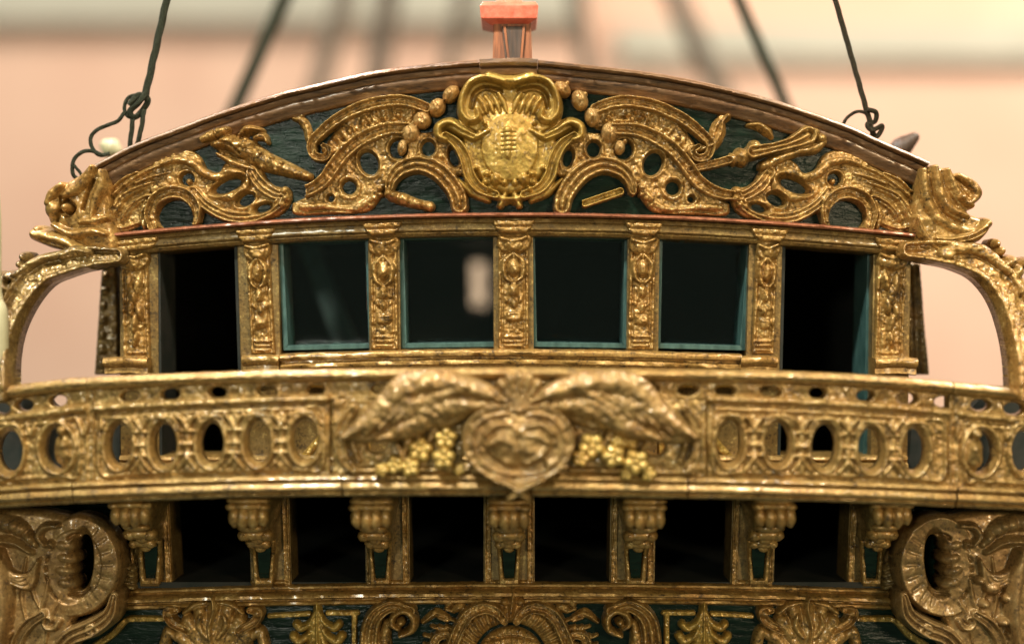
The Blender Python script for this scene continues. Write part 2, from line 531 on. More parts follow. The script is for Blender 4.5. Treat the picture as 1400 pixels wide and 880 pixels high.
# ------------------------------------------------------------------ setting: gallery wall behind
def wall_plane(name, x0, x1, z0, z1, y, th, mat):
    vs = [(x, yy, z) for yy in (y, y + th) for z in (z0, z1) for x in (x0, x1)]
    fs = [(0, 1, 3, 2), (4, 6, 7, 5), (0, 4, 5, 1), (2, 3, 7, 6), (0, 2, 6, 4), (1, 5, 7, 3)]
    return link(name, vs, fs, mat, None, smooth=False)
w_ = wall_plane('wall', -2.2, 2.2, -1.6, 2.2, 1.30, 0.1, WALL); w_['kind'] = 'structure'
w2 = wall_plane('wall_cornice', -2.2, 0.10, 0.392, 0.60, 1.27, 0.029, WALL2); w2['kind'] = 'structure'
w3 = wall_plane('wall_cornice', 0.14, 2.2, 0.345, 0.392, 1.28, 0.019, WALL2); w3['kind'] = 'structure'

# ------------------------------------------------------------------ the ship model
ship = bpy.data.objects.new('ship_model', None); COL.objects.link(ship)
ship.location = (0, 0, (CY - 900) * U)
tag(ship, 'carved and gilded stern of an old wooden sailing ship model with green panels', 'ship model')

def ix(tab, x): return float(np.interp(x, [t[0] for t in tab], [t[1] for t in tab]))
TOP = [(135, 228), (185, 202), (247, 178), (309, 155), (386, 131), (440, 118), (517, 101), (594, 92), (656, 87), (697, 85.5), (734, 87), (826, 96), (904, 106), (997, 126), (1075, 147), (1152, 174), (1190, 191), (1264, 224)]
def ledge(x): return 292.5 + 28 * ((x - 700) / 545) ** 2

# --- pediment board
def board(name, outline, pf, th, mat, parent, layer):
    q = outline
    f = [W(x, y, float(layer(x, y)), pf) for x, y in q]
    b = [(a[0], a[1] + th * U, a[2]) for a in f]
    n = len(q)
    fs = [tuple(range(n)), tuple(range(2 * n - 1, n - 1, -1))] + [((i + 1) % n, i, i + n, (i + 1) % n + n) for i in range(n)]
    return link(name, f + b, fs, mat, parent, smooth=False)
def strip_board(name, top, bot, xs, pf, th, mat, parent, layer, rows=6):
    vs, fs = [], []
    nx = len(xs); 
    for r in range(rows + 1):
        for x in xs:
            y = top(x) + (bot(x) - top(x)) * r / rows
            vs.append(W(x, y, float(layer(x, y)), pf))
    n = len(vs)
    vs += [(v[0], v[1] + th * U, v[2]) for v in vs]
    for r in range(rows):
        for i in range(nx - 1):
            a = r * nx + i
            fs.append((a, a + nx, a + nx + 1, a + 1)); fs.append((a + n, a + 1 + n, a + nx + 1 + n, a + nx + n))
    ring = [i for i in range(nx)] + [r * nx + nx - 1 for r in range(1, rows + 1)] + [rows * nx + i for i in range(nx - 2, -1, -1)] + [r * nx for r in range(rows - 1, 0, -1)]
    for k in range(len(ring)):
        a, b = ring[k], ring[(k + 1) % len(ring)]
        fs.append((a, b, b + n, a + n))
    o = link(name, vs, fs, mat, parent, smooth=False)
    bm = bmesh.new(); bm.from_mesh(o.data); bmesh.ops.recalc_face_normals(bm, faces=bm.faces); bm.to_mesh(o.data); bm.free()
    return o
ped = strip_board('pediment_board', lambda x: ix(TOP, x) + 8, lambda x: ledge(x) + 6, np.linspace(140, 1258, 70), 0, 45, GREEN, ship, L_up)
RP = [(-3, -46), (-2.5, 12), (-1, 19), (1.2, 23.5), (4, 25), (6, 22), (7.5, 16), (9, 19.5), (14, 18), (16, 14), (18, 15), (24, 13), (26, 10), (30, 9), (33, 6), (34, -3), (34, -46)]
def top_part(x0, x1):
    xs = [x0] + [t[0] for t in TOP if x0 + 6 < t[0] < x1 - 6] + [x1]
    return [(x, ix(TOP, x)) for x in xs]
def sm_top(x0, x1):
    q = np.array(catmull(TOP, 12)); xs = np.linspace(x0, x1, max(6, int((x1 - x0) / 14)))
    return [(x, float(np.interp(x, q[:, 0], q[:, 1]))) for x in xs]
sweep('arched_rail', sm_top(135, 655.5), RP, RAILW, ped, L_up, n=3, wob=0.6)
sweep('arched_rail', sm_top(735.5, 1264), RP, RAILW, ped, L_up, n=3, wob=0.6)
sweep('rail_keystone', sm_top(656, 735), [(-1.5, -46), (-2, 22), (0, 29), (5, 30), (8, 27), (10, 21), (13, 24), (19, 22), (22, 18), (25, 8), (25, -46)], RAILW, ped, L_up, n=3, wob=0.4)

# copper bead and cornice under the pediment
def led(x0, x1, dy=0): return [(x, ledge(x) + dy) for x in np.linspace(x0, x1, max(4, int((x1 - x0) / 16)))]
sweep('copper_bead', led(154, 1246), [(0, -20), (-0.3, 20), (1.2, 23.5), (3.4, 23.5), (5.2, 20), (5.2, -20)], COPPER, ped, L_up, n=3, wob=0.5)
corn = sweep('cornice', led(160, 1246, 5.6), [(0, -60), (0, 11), (2, 14), (6, 15), (8, 11.5), (10, 12.5), (16, 12), (18, 8), (20, 10), (23.5, 8), (25, 4), (25, -60)], GOLDB, ship, L_up, n=3, wob=0.7)

PIL = [(161, 214, 346), (331, 372, 333), (504, 544, 326), (680, 724, 322), (860, 898, 325), (1030, 1068, 332), (1198, 1240, 345)]
for (xa, xb, yt) in PIL:
    xm = (xa + xb) / 2; y0 = ledge(xm) + 9; w = (xb - xa) / 2 + 8
    c = Carve(xa - 20, y0 - 4, xb + 20, y0 + 26)
    sl = (ledge(xm + 20) - ledge(xm - 20)) / 40
    c.plate([(xm - w, y0 - w * sl), (xm + w, y0 + w * sl), (xm + w - 4, y0 + 10 + w * sl), (xm + w - 12, y0 + 18 + w * sl), (xm - w + 12, y0 + 18 - w * sl), (xm - w + 4, y0 + 10 - w * sl)], 7, 3, smooth=False)
    c.groove([(xm - w, y0 + 9 - w * sl), (xm + w, y0 + 9 + w * sl)], 2, 3)
    c.build('cornice_break', GOLD, corn, L_up, off=11)

# --- carvings on the pediment ---------------------------------------------------------------
MX = 1397.0
def M(pts, side): return pts if side < 0 else [(MX - x, y + 1.0) for (x, y) in pts]
def mx(x, side): return x if side < 0 else MX - x
for side in (-1, 1):
    gm = GOLD
    # acanthus band with godroons
    c = Carve(mx(420, -1) if side < 0 else MX - 625, 128, 625 if side < 0 else MX - 395, 300)
    outer = M([(584, 150), (562, 142), (538, 140), (501, 147), (465, 164), (441, 183), (428, 199), (432, 214), (446, 217), (452, 207), (444, 201)], side)
    inner = M([(558, 178), (530, 179), (501, 190), (477, 207), (460, 227), (443, 250), (418, 264), (394, 268)], side)
    midl = M([(575, 163), (552, 158), (530, 159), (505, 166), (480, 180), (458, 200)], side)
    c.stroke(midl, [15, 17, 18, 18, 17, 12], 7, f_god)
    for k, (x, y) in enumerate([(486, 180), (470, 192), (505, 172), (524, 166), (545, 163)]):
        c.dent(mx(x, side), y, 4, 3.2, 4, 20)
    rr = random.Random(4 + side)
    for k in range(26):
        t = rr.uniform(0.05, 0.95); x = 575 - t * 112; y = np.interp(t, [0, .25, .5, .75, 1], [163, 157, 161, 173, 196]) + rr.uniform(-9, 11)
        c.blob(mx(x, side), y, rr.uniform(3.5, 6), rr.uniform(2.5, 4.5), rr.uniform(8, 11), rr.uniform(0, 90))
    c.stroke(outer, [8, 8.5, 9, 9, 8.5, 7.5, 7, 6.5, 6, 5, 4], 14, f_two, base=1.0)
    c.stroke(inner, [9, 10, 10.5, 10.5, 10.5, 10, 9, 7], 15, f_two, base=1.0)
    c.blob(mx(445, side), 206, 5, 5, 13)
    c.build('acanthus_scroll', gm, ped, L_up)
    # leaf hooking the scroll to the rail
    c = Carve(*( (392, 150, 440, 215) if side < 0 else (MX - 440, 150, MX - 392, 215)))
    c.stroke(M([(402, 163), (414, 166), (421, 178), (423, 190), (428, 203)], side), [3, 7, 6.5, 6, 4], 8, f_ridge)
    c.stroke(M([(400, 158), (412, 160)], side), [3, 5], 6, f_round)
    c.build('curled_leaf', gm, ped, L_up)
    # pierced plate with openings
    c = Carve(*( (395, 160, 650, 300) if side < 0 else (MX - 650, 160, MX - 395, 300)))
    c.plate(M([(400, 278), (418, 270), (448, 254), (463, 232), (480, 213), (505, 194), (532, 182), (556, 178), (580, 182), (604, 180), (624, 192), (638, 220), (636, 240), (612, 240), (596, 230), (574, 223), (550, 229), (536, 244), (528, 258), (518, 276), (500, 291), (450, 294), (404, 294)], side), 7, 4)
    # arch over the dark opening
    arch = M([(533, 262), (537, 246), (550, 232), (574, 225.5), (597, 233), (615, 250), (626, 268), (629, 283)], side)
    c.stroke(arch, [6, 9.5, 12, 13, 14, 14, 13.5, 12.5], 14, f_three, base=1)
    for (x, y, rx, ry, ro) in [(505, 224, 11.5, 15.5, -25), (545, 205, 11, 12, 0), (586, 204, 8.5, 9.5, 0), (621, 216, 6, 11, -12), (478, 257, 8.5, 8.5, 0), (453, 272, 3.2, 3.2, 0)]:
        c.hole(mx(x, side), y + (side > 0), rx, ry, ro * -side, lip=2.6, lw=3.0)
    c.stroke(M([(466, 249), (474, 243), (486, 245), (493, 256), (489, 268), (478, 272), (468, 268)], side), 3, 4, f_round, base=6)
    c.stroke(M([(414, 284), (440, 283), (462, 287), (488, 286), (506, 274), (516, 262)], side), [4, 5, 5, 5, 5, 4], 5, f_round, base=6)
    c.groove(M([(420, 291), (450, 288), (490, 291)], side), 2, 3)
    for (x, y, r) in [(520, 258, 7), (527, 248, 6), (514, 272, 6), (521, 267, 5), (508, 282, 5), (567, 215, 4), (573, 212, 4), (604, 216, 4)]:
        c.blob(mx(x, side), y, r, r * 0.8, 12)
    c.build('pierced_scroll', gm, ped, L_up)
    # turned rod lying in the arch
    c = Carve(*( (520, 250, 602, 298) if side < 0 else (MX - 602, 250, MX - 540, 300)))
    if side < 0:
        c.stroke([(536, 268), (552, 273), (570, 279), (588, 283)], [8, 9, 7, 7.5], 15, f_lobe)
        c.groove([(562, 268), (558, 284)], 2, 5); c.groove([(580, 274), (576, 290)], 1.6, 4)
        c.blob(533, 266, 8, 7, 17)
    else:
        c.stroke([(799, 279), (847, 263)], [6, 6], 12, f_two)
    c.build('turned_rod', GOLDY if side > 0 else gm, ped, L_up)
    # outer scroll with kidney openings
    c = Carve(*( (186, 200, 408, 320) if side < 0 else (MX - 408, 200, MX - 186, 320)))
    c.plate(M([(212, 222), (238, 208), (262, 206), (276, 216), (286, 234), (299, 238), (310, 222), (330, 216), (356, 228), (372, 252), (396, 258), (400, 272), (388, 292), (356, 304), (316, 304), (284, 293), (270, 280), (262, 262), (236, 262), (222, 268), (208, 264), (202, 242)], side), 7, 4)
    c.stroke(M([(224, 226), (245, 220), (266, 224), (281, 237), (299, 243), (317, 236), (332, 240), (339, 253), (330, 266), (311, 271), (290, 264)], side), [3, 5, 6, 6, 6, 6, 6, 6, 6, 5, 4], 8, f_round, base=6)
    c.stroke(M([(268, 262), (286, 282), (317, 297), (351, 297), (380, 283), (391, 268)], side), [7, 8, 9, 9, 8, 7], 9, f_three, base=4)
    c.stroke(M([(347, 236), (360, 254), (378, 266), (391, 268)], side), [9, 10, 9, 7], 9, f_three, base=4)
    for (x, y, r) in [(391, 262, 7), (393, 272, 7), (388, 281, 6)]: c.blob(mx(x, side), y, r, r, 16)
    for (x, y, rx, ry, ro) in [(313, 255, 18, 7, -24), (338, 274, 10.5, 6.5, -30), (361, 285, 9, 4.5, -18), (258, 246, 8, 8, 0)]:
        c.hole(mx(x, side), y, rx, ry, ro * -side, lip=3, lw=3)
    c.blob(mx(260, side), 249, 4.5, 4.5, 8)
    # arch at the foot
    c.stroke(M([(213, 311), (210, 292), (219, 273), (238, 264), (258, 268), (271, 283), (270, 303)], side), [7, 9, 10, 10, 9.5, 8.5, 7], 14, f_two, base=2)
    c.stroke(M([(200, 311), (196, 294), (202, 276)], side), [4, 6, 4], 9, f_round)
    c.blob(mx(220, side), 309, 6, 4, 10); c.blob(mx(270, side), 304, 6, 5, 14)
    c.hole(mx(241, side), 298, 23, 19, 0, k=3)
    c.build('outer_scroll', gm, ped, L_up)
    # flame leaves running into the corner
    c = Carve(*( (138, 205, 250, 322) if side < 0 else (MX - 250, 205, MX - 138, 322)))
    c.plate(M([(150, 262), (176, 246), (204, 226), (236, 214), (246, 222), (226, 240), (208, 262), (204, 284), (196, 308), (160, 314), (150, 312)], side), 4, 4)
    for pts, w, h in [
        ([(150, 305), (160, 285), (172, 268), (196, 256), (214, 250)], [7, 11, 10, 7, 2], 11),
        ([(170, 300), (182, 282), (200, 270), (212, 268)], [6, 8, 7, 2], 10),
        ([(158, 268), (178, 252), (204, 236), (238, 222)], [4, 8, 8, 3], 12),
        ([(152, 262), (170, 246), (190, 236)], [3, 5, 2], 8),
        ([(190, 252), (210, 244), (232, 238)], [5, 6, 2], 13),
        ([(156, 310), (172, 312), (190, 306)], [5, 6, 4], 8)]:
        c.stroke(M(pts, side), w, h, f_ridge, base=1)
        c.groove(M([(p[0], p[1] + 2) for p in pts], side), 1.5, 3)
    c.build('flame_leaves', gm, ped, L_up, soft=2)
    # beads of the garland, one after another
    beads = [(617, 131, 9, 12, 40), (598, 149, 10, 12, 30), (578, 166, 11, 11, 0), (562, 184, 11, 12, 20), (551, 203, 6, 10, 10)] if side < 0 else \
            [(768, 124, 9, 12, -50), (792, 139, 10, 13, -20), (809, 162, 9, 12, -15), (832, 184, 10, 13, -5), (846, 203, 7, 9, 0)]
    for (x, y, rx, ry, ro) in beads:
        c = Carve(x - 18, y - 18, x + 18, y + 18)
        c.blob(x, y, rx * 1.12, ry * 1.12, 15, ro)
        c.groove([(x - 3, y - ry * .6), (x + 1, y), (x - 1, y + ry * .6)], 1.4, 2.5)
        c.blob(x + 7, y - 8, 4, 4, 8)
        c.build('garland_bead', BEADM, ped, L_up, off=7)

# left torch-like leaf figure, right horn with turned handle
c = Carve(266, 165, 430, 258)
c.plate([(284, 196), (300, 184), (322, 186), (344, 190), (366, 206), (392, 224), (420, 240), (400, 242), (372, 238), (346, 232), (318, 224), (304, 212)], 6, 5)
c.stroke([(281, 192), (298, 185), (314, 180)], [6, 8, 6], 15, f_round, base=3); c.groove([(296, 178), (300, 192)], 1.6, 6)
c.stroke([(300, 200), (316, 196), (332, 206), (350, 214)], [6, 12, 12, 7], 13, f_soft, base=6)
c.groove([(302, 196), (318, 200), (332, 212)], 2, 5); c.groove([(304, 206), (318, 210), (334, 220)], 2, 5)
c.blob(338, 203, 13, 13, 10, base=9, ribs=(6, 4)); c.blob(338, 203, 6, 6, 25)
c.stroke([(330, 186), (342, 178), (360, 180)], [5, 9, 4], 14, f_ridge, base=2); c.stroke([(350, 190), (362, 188), (368, 196)], [4, 6, 3], 12, f_round)
c.stroke([(348, 214), (372, 224), (396, 233), (424, 243)], [14, 12, 10, 6], 11, f_soft, base=4)
for (x, y) in [(360, 212), (374, 218), (388, 225), (362, 230), (380, 234)]: c.blob(x, y, 6, 4.5, 17, 25)
c.stroke([(300, 212), (322, 224), (350, 233)], [3, 5, 3], 11, f_round, base=2)
c.build('leaf_torch', GOLD, ped, L_up, soft=1, grain=(0.9, 5))
c = Carve(935, 160, 1135, 245)
c.stroke([(940, 233), (968, 227), (994, 220)], [5, 6, 6.5], 12, f_two, base=1)
c.blob(1012, 216, 12, 14, 17, -15, ribs=(6, 2.5)); c.blob(1000, 219, 5, 10, 14, -15)
c.stroke([(1026, 210), (1052, 205), (1078, 198), (1100, 188)], [11, 8, 9, 15], 16, f_three, base=2)
c.stroke([(1042, 229), (1062, 219), (1090, 209), (1112, 204), (1124, 196)], [8, 8, 6, 8, 5], 15, f_round)
c.blob(1046, 227, 9, 8, 17); c.blob(1098, 180, 10, 8, 17); c.blob(1112, 184, 8, 8, 17); c.blob(1120, 192, 9, 9, 18); c.blob(1030, 200, 9, 8, 16)
c.stroke([(1022, 172), (1036, 172), (1048, 180), (1054, 188)], [4, 8, 8, 4], 10, f_ridge)
c.build('carved_horn', GOLD, ped, L_up, soft=1, grain=(0.6, 5))
# small scroll ends high on both sides
c = Carve(955, 150, 1010, 220)
c.stroke([(994, 160), (986, 168), (984, 182), (974, 198), (956, 206)], [6, 6, 8, 9, 5], 11, f_ridge, base=1)
c.build('curled_leaf', GOLD, ped, L_up)

# cartouche ---------------------------------------------------------------------------------
c = Carve(588, 96, 812, 296)
c.plate([(636, 140), (658, 116), (697, 110), (736, 116), (758, 140), (764, 172), (760, 205), (744, 240), (718, 262), (697, 268), (674, 262), (650, 240), (634, 205), (630, 172)], 14, 8)
c.blob(697, 196, 56, 66, 11, base=11, prof=f_soft)
c.blob(697, 203, 38, 46, 4, base=19, prof=f_soft)
for sgn in (-1, 1):
    X = lambda x: 697 + sgn * (697 - x)
    # upper volute: broad outer lip, hollow, inner fluted leaf
    c.plate([(X(690), 116), (X(664), 110), (X(642), 120), (X(632), 142), (X(634), 162), (X(648), 170), (X(668), 160), (X(686), 140)], 17, 6)
    c.stroke([(X(690), 117), (X(664), 111), (X(644), 118), (X(633), 138), (X(633), 158), (X(643), 169), (X(655), 164), (X(653), 154)], [8, 8, 7.5, 7, 7, 6.5, 6, 5], 25, f_soft, base=6)
    c.groove([(X(684), 128), (X(664), 124), (X(650), 132), (X(645), 150)], 4, 9)
    for a in range(4):
        x = 658 + a * 9
        c.stroke([(X(x - 3), 138 - a * 2), (X(x + 4), 148 - a), (X(x + 8), 158)], [2.5, 4, 1.5], 5, f_round, base=17)
    # side ear
    c.stroke([(X(668), 182), (X(650), 190), (X(632), 181), (X(616), 171), (X(602), 176), (X(601), 189), (X(611), 194)], [6, 9, 10, 10, 9, 7, 5], 21, f_soft, base=4)
    c.groove([(X(648), 190), (X(632), 183), (X(616), 175), (X(607), 181)], 2.4, 6)
    c.groove([(X(652), 184), (X(636), 175), (X(622), 166)], 2.0, 5)
    # strap down the side
    c.stroke([(X(610), 188), (X(626), 200), (X(637), 220), (X(643), 242), (X(656), 259), (X(678), 268)], [6, 8, 9, 9, 8, 6], 18, f_two, base=3)
    c.stroke([(X(626), 246), (X(645), 264), (X(668), 275)], [3, 6, 4], 11, f_round)
    c.blob(X(678), 247, 10, 11, 27, ribs=(5, 3)); c.blob(X(667), 240, 7, 6, 24); c.blob(X(664), 251, 6, 6, 22); c.blob(X(690), 252, 6, 6, 24)
    c.stroke([(X(690), 268), (X(684), 282)], [5, 5], 14, f_round, base=2)
    for (x, y, r) in [(664, 172, 5), (656, 184, 5), (670, 260, 5), (652, 232, 5)]: c.blob(X(x), y, r, r, 24)
c.stroke([(668, 108), (697, 116), (726, 108)], [8, 12, 8], 22, f_soft, base=8)
c.stroke([(694, 182), (695, 200), (694, 216)], [6, 7, 5], 4, f_soft, base=22)
for a in range(5): c.groove([(686, 186 + a * 6), (704, 185 + a * 6)], 1.5, 1.4)
c.stroke([(680, 270), (697, 276), (714, 270)], [5, 7, 5], 18, f_round)
c.hole(697, 287, 6, 7)
c.build('cartouche', GOLDY, ped, L_up, soft=2, grain=(0.35, 9), deep=1.2)

# --- dolphin heads at both ends of the pediment ----------------------------------------------
c = Carve(48, 215, 175, 372)
c.plate([(136, 230), (150, 246), (156, 268), (160, 300), (170, 330), (160, 352), (132, 348), (108, 334), (86, 320), (72, 302), (70, 280), (84, 264), (98, 250), (116, 240)], 15, 9, dome=9)
c.stroke([(136, 232), (127, 248), (114, 262), (100, 270)], [4, 9, 9, 5], 12, f_round, base=18)
c.stroke([(148, 238), (148, 258), (140, 278), (136, 300)], [4, 8, 7, 3], 12, f_round, base=18)
c.groove([(137, 250), (130, 268), (124, 288)], 3, 9)
c.blob(102, 287, 11, 11, 6, base=20); c.groove([(102, 277), (112, 287), (102, 297), (92, 287)], 3.2, 14, closed=True); c.blob(102, 287, 7, 7, 20, base=16)
c.blob(82, 288, 12, 14, 16, base=12); c.groove([(92, 272), (93, 288), (88, 304)], 2.4, 8)
c.stroke([(94, 256), (82, 268), (76, 280)], [5, 8, 6], 12, f_round, base=16)
c.stroke([(84, 310), (108, 322), (134, 318), (154, 322)], [5, 8, 8, 4], 9, f_soft, base=20)
c.stroke([(120, 306), (138, 304), (156, 300)], [4, 8, 4], 10, f_soft, base=19)
c.stroke([(58, 322), (78, 327), (102, 334), (134, 352)], [9, 12, 12, 7], 18, f_soft, base=14)
c.groove([(70, 330), (96, 338), (120, 350)], 2.6, 7)
c.blob(62, 317, 10, 8, 28, 20)
c.build('dolphin_carving', GOLD, ship, L_up, off=6, back=55, soft=2, grain=(0.5, 9))
c = Carve(1232, 215, 1356, 372)
c.plate([(1262, 228), (1282, 230), (1300, 240), (1325, 255), (1330, 270), (1322, 286), (1318, 292), (1336, 300), (1344, 312), (1338, 326), (1318, 336), (1290, 352), (1258, 352), (1242, 330), (1240, 300), (1248, 262)], 16, 9, dome=8)
c.stroke([(1254, 236), (1256, 268), (1270, 298), (1300, 316), (1326, 318)], [4, 8, 9, 8, 5], 7, f_soft, base=21)
c.stroke([(1270, 232), (1274, 262), (1288, 286), (1312, 298)], [4, 8, 8, 4], 7, f_soft, base=21)
c.stroke([(1286, 236), (1294, 258), (1308, 276), (1318, 284)], [4, 8, 8, 4], 7, f_soft, base=21)
c.stroke([(1300, 244), (1318, 256), (1325, 268), (1316, 280)], [5, 8, 8, 5], 13, f_round, base=16)
c.groove([(1263, 240), (1266, 268), (1280, 294), (1304, 308)], 3, 5); c.groove([(1280, 238), (1284, 262), (1298, 284)], 2.6, 4); c.groove([(1296, 246), (1304, 262), (1314, 274)], 2.4, 4)
c.blob(1303, 273, 5, 5, 12, base=24)
c.stroke([(1338, 308), (1324, 322), (1298, 330), (1268, 328)], [9, 11, 9, 4], 20, f_soft, base=14)
c.groove([(1334, 316), (1316, 326), (1290, 332)], 2.4, 6)
c.stroke([(1244, 300), (1252, 322), (1272, 342), (1292, 346)], [4, 7, 8, 4], 12, f_ridge, base=18)
c.build('dolphin_carving', GOLD, ship, L_up, off=6, back=55, soft=2, grain=(0.6, 8))

# --- arched brackets of the quarter galleries
br = Carve(-70, 325, 175, 545)
br.stroke([(165, 350), (125, 352), (92, 360), (58, 374), (30, 404), (8, 446), (-2, 490), (-4, 540)], [11, 16, 17, 18, 19, 20, 21, 22], 16, f_two, base=5)
br.stroke([(100, 346), (60, 356), (24, 380)], [5, 6, 4], 12, f_round, base=14)
br.blob(38, 352, 7, 8, 24); br.blob(34, 362, 8, 7, 24); br.blob(20, 378, 12, 9, 26); br.blob(8, 384, 10, 10, 24); br.blob(14, 394, 9, 8, 26); br.blob(2, 402, 10, 14, 22); br.blob(5, 376, 6, 6, 28)
br.stroke([(92, 350), (110, 344), (130, 346)], [6, 8, 4], 10, f_ridge, base=18)
br.build('arched_bracket', GOLDB, ship, L_arch, off=0, back=26, soft=2, grain=(1.0, 7))
br = Carve(1225, 318, 1475, 545)
br.stroke([(1238, 342), (1278, 344), (1312, 350), (1346, 366), (1374, 398), (1392, 440), (1402, 490), (1406, 540)], [12, 17, 19, 20, 21, 22, 22, 23], 16, f_two, base=5)
br.stroke([(1296, 340), (1336, 344), (1372, 372)], [8, 9, 5], 12, f_round, base=14)
br.blob(1357, 334, 6, 8, 22); br.blob(1362, 344, 8, 8, 24); br.blob(1374, 358, 12, 10, 28); br.blob(1384, 372, 11, 12, 26); br.blob(1366, 362, 7, 7, 28); br.blob(1390, 392, 9, 16, 24); br.blob(1398, 360, 9, 9, 24)
br.blob(1288, 346, 12, 9, 8, base=20)
br.build('arched_bracket', GOLD, ship, L_arch, off=0, back=26, soft=2, grain=(1.0, 7))

# ------------------------------------------------------------------ upper windows
POSTS = [((163, 216), (165, 218)), ((324, 380), (334, 388)), ((503, 546), (507, 550)), ((674, 729), (676, 731)), ((858, 902), (855, 898)), ((1024, 1070), (1016, 1062)), ((1194, 1246), (1190, 1240))]
for i, ((a, b), (a2, b2)) in enumerate(POSTS):
    yt = ledge((a + b) / 2) + 30
    dx = 0
    post = slab('window_post', [(a, yt), (b, yt), (b2 + dx * .35, 664), (a2 + dx * .35, 664)], -2, -80, GOLDB, ship, 1.5, L_up)
    # gilded pilaster with a carved drop of husks and flowers
    (xa, xb, yp) = PIL[i]
    sh = [4, 8, 2, 0, -3, -6, -4][i]
    yb = 500 if i in (0, 6) else 478
    if i in (1, 5): yb = 484
    c = Carve(xa - 16, yp - 6, xb + 18, 512)
    xm = lambda y: (xa + xb) / 2 + sh * (y - yp) / 140
    hw = (xb - xa) / 2 - (8 if i in (0,) else 4 if i in (1, 5) else 1)
    if i == 0: ox = -4
    else: ox = 0
    c.plate([(xm(yp) - hw + ox, yp), (xm(yp) + hw + ox, yp), (xm(yb) + hw + ox, yb), (xm(yb) - hw + ox, yb)], 5, 2, smooth=False)
    c.groove([(xm(yp) - hw + 6 + ox, yp + 8), (xm(yb) - hw + 6 + ox, yb - 6)], 2.2, 2.6); c.groove([(xm(yp) + hw - 6 + ox, yp + 8), (xm(yb) + hw - 6 + ox, yb - 6)], 2.2, 2.6)
    c.plate([(xm(yp) - hw - 1 + ox, yp - 2), (xm(yp) + hw + 1 + ox, yp - 2), (xm(yp) + hw + ox, yp + 18), (xm(yp) + ox, yp + 26), (xm(yp) - hw + ox, yp + 18)], 9, 4)
    rnd = random.Random(i * 5 + 1)
    Jt = lambda a: rnd.uniform(-a, a)
    X_ = lambda y: xm(y) + ox
    c.blob(X_(yp) + Jt(3), yp + 12, hw * .72, 11, 7, Jt(15), base=7)
    c.stroke([(X_(yp) - hw * .8, yp + 4), (X_(yp) + Jt(3), yp + 8 + Jt(3)), (X_(yp) + hw * .8, yp + 3)], [3, 4, 3], 8, f_round, base=7)
    if i in (0, 6):
        for (u_, y, rx, ry) in [(-.35, 40, 6, 16), (.3, 44, 6, 18), (0, 58, 7, 17), (-.3, 74, 5.5, 14), (.3, 80, 6, 15), (0, 96, 6, 16), (.1, 118, 5, 12)]:
            c.blob(X_(yp + y) + u_ * hw + Jt(2), yp + y, rx, ry, 14, Jt(14))
    else:
        y = yp + 44 + Jt(4)
        c.blob(X_(y), y, hw * .48, 15, 15)
        for q in (-1, 1):
            c.stroke([(X_(y) + q * 2, y - 18), (X_(y) + q * hw * .62, y - 6), (X_(y) + q * hw * .55, y + 12), (X_(y) + q * 3, y + 20)], [3, 5, 4, 2], 12, f_round)
        c.stroke([(X_(y), y - 24), (X_(y), y - 12)], [6, 3], 11, f_round)
        y += 30 + Jt(2)
        c.blob(X_(y), y, hw * .42, 11, 13, ribs=(4, 2)); c.blob(X_(y), y + 3, hw * .2, 6, 16)
        y += 20 + Jt(3)
        c.blob(X_(y) + Jt(1.5), y, hw * .3, 8, 12, Jt(10))
        for q in (-1, 1): c.blob(X_(y) + q * hw * .45, y - 4, 3.5, 6, 8, q * 25)
        y += 17
        c.plate([(X_(y) - hw * .5, y - 6), (X_(y) + hw * .5, y - 6), (X_(y) + hw * .45, y + 7), (X_(y) - hw * .45, y + 7)], 10, 4)
    for q in range(3): c.stroke([(xm(yb) + ox - hw * .55, yb - 6 - q * 6), (xm(yb) + ox + hw * .55, yb - 6 - q * 6)], 2.4, 4, f_round, base=4)
    c.build('carved_pilaster', GOLD, post, L_up, off=-1, soft=1, grain=(0.8, 6))
    # foot block
    if i in (0, 1, 5, 6):
        y0 = {0: 487, 1: 484, 5: 486, 6: 488}[i]
        xl, xr = {0: (146, 206), 1: (334, 384), 5: (1010, 1060), 6: (1192, 1250)}[i]
        sweep('pilaster_foot', [(xl, y0 + 1), ((xl + xr) / 2, y0), (xr, y0 + 1)], [(0, -20), (0, 14), (3, 19), (8, 20), (12, 17), (15, 12), (22, 13), (24, 8), (24, -20)], GOLD, post, L_up, n=6, wob=0.8)

# teal painted frames of the four windows
FR = [((383, 327), (503, 323), (508, 473), (390, 476)), ((548, 322), (679, 319), (680, 471), (552, 473)), ((727, 319), (858, 322), (855, 473), (730, 471)), ((902, 322), (1026, 327), (1016, 476), (899, 473))]
for i, q in enumerate(FR):
    q = [np.array(a, float) for a in q]
    o = [(q[0] + (-3, -3)), (q[1] + (3, -3)), (q[2] + (3, 3)), (q[3] + (-3, 3))]
    t = 6
    inn = [(q[0] + (t - 2, t)), (q[1] + (-t + 2, t)), (q[2] + (-t + 2, -t + 2)), (q[3] + (t - 2, -t + 2))]
    fr = bpy.data.objects.new('window_frame', None); COL.objects.link(fr); fr.parent = ship
    fr.location = W((q[2][0] + q[3][0]) / 2, q[2][1], 0); fr.location -= ship.location
    names = ['frame_head', 'frame_stile', 'frame_sill', 'frame_stile']
    for k in range(4):
        k2 = (k + 1) % 4
        slab(names[k], [tuple(o[k]), tuple(o[k2]), tuple(inn[k2]), tuple(inn[k])], -12 - (k % 2) * 0.6, -70, TEAL, fr, 0.8, L_up)
    slab('pane', [tuple(v) for v in inn], -44, -47, GLASS, fr, 0, L_up)
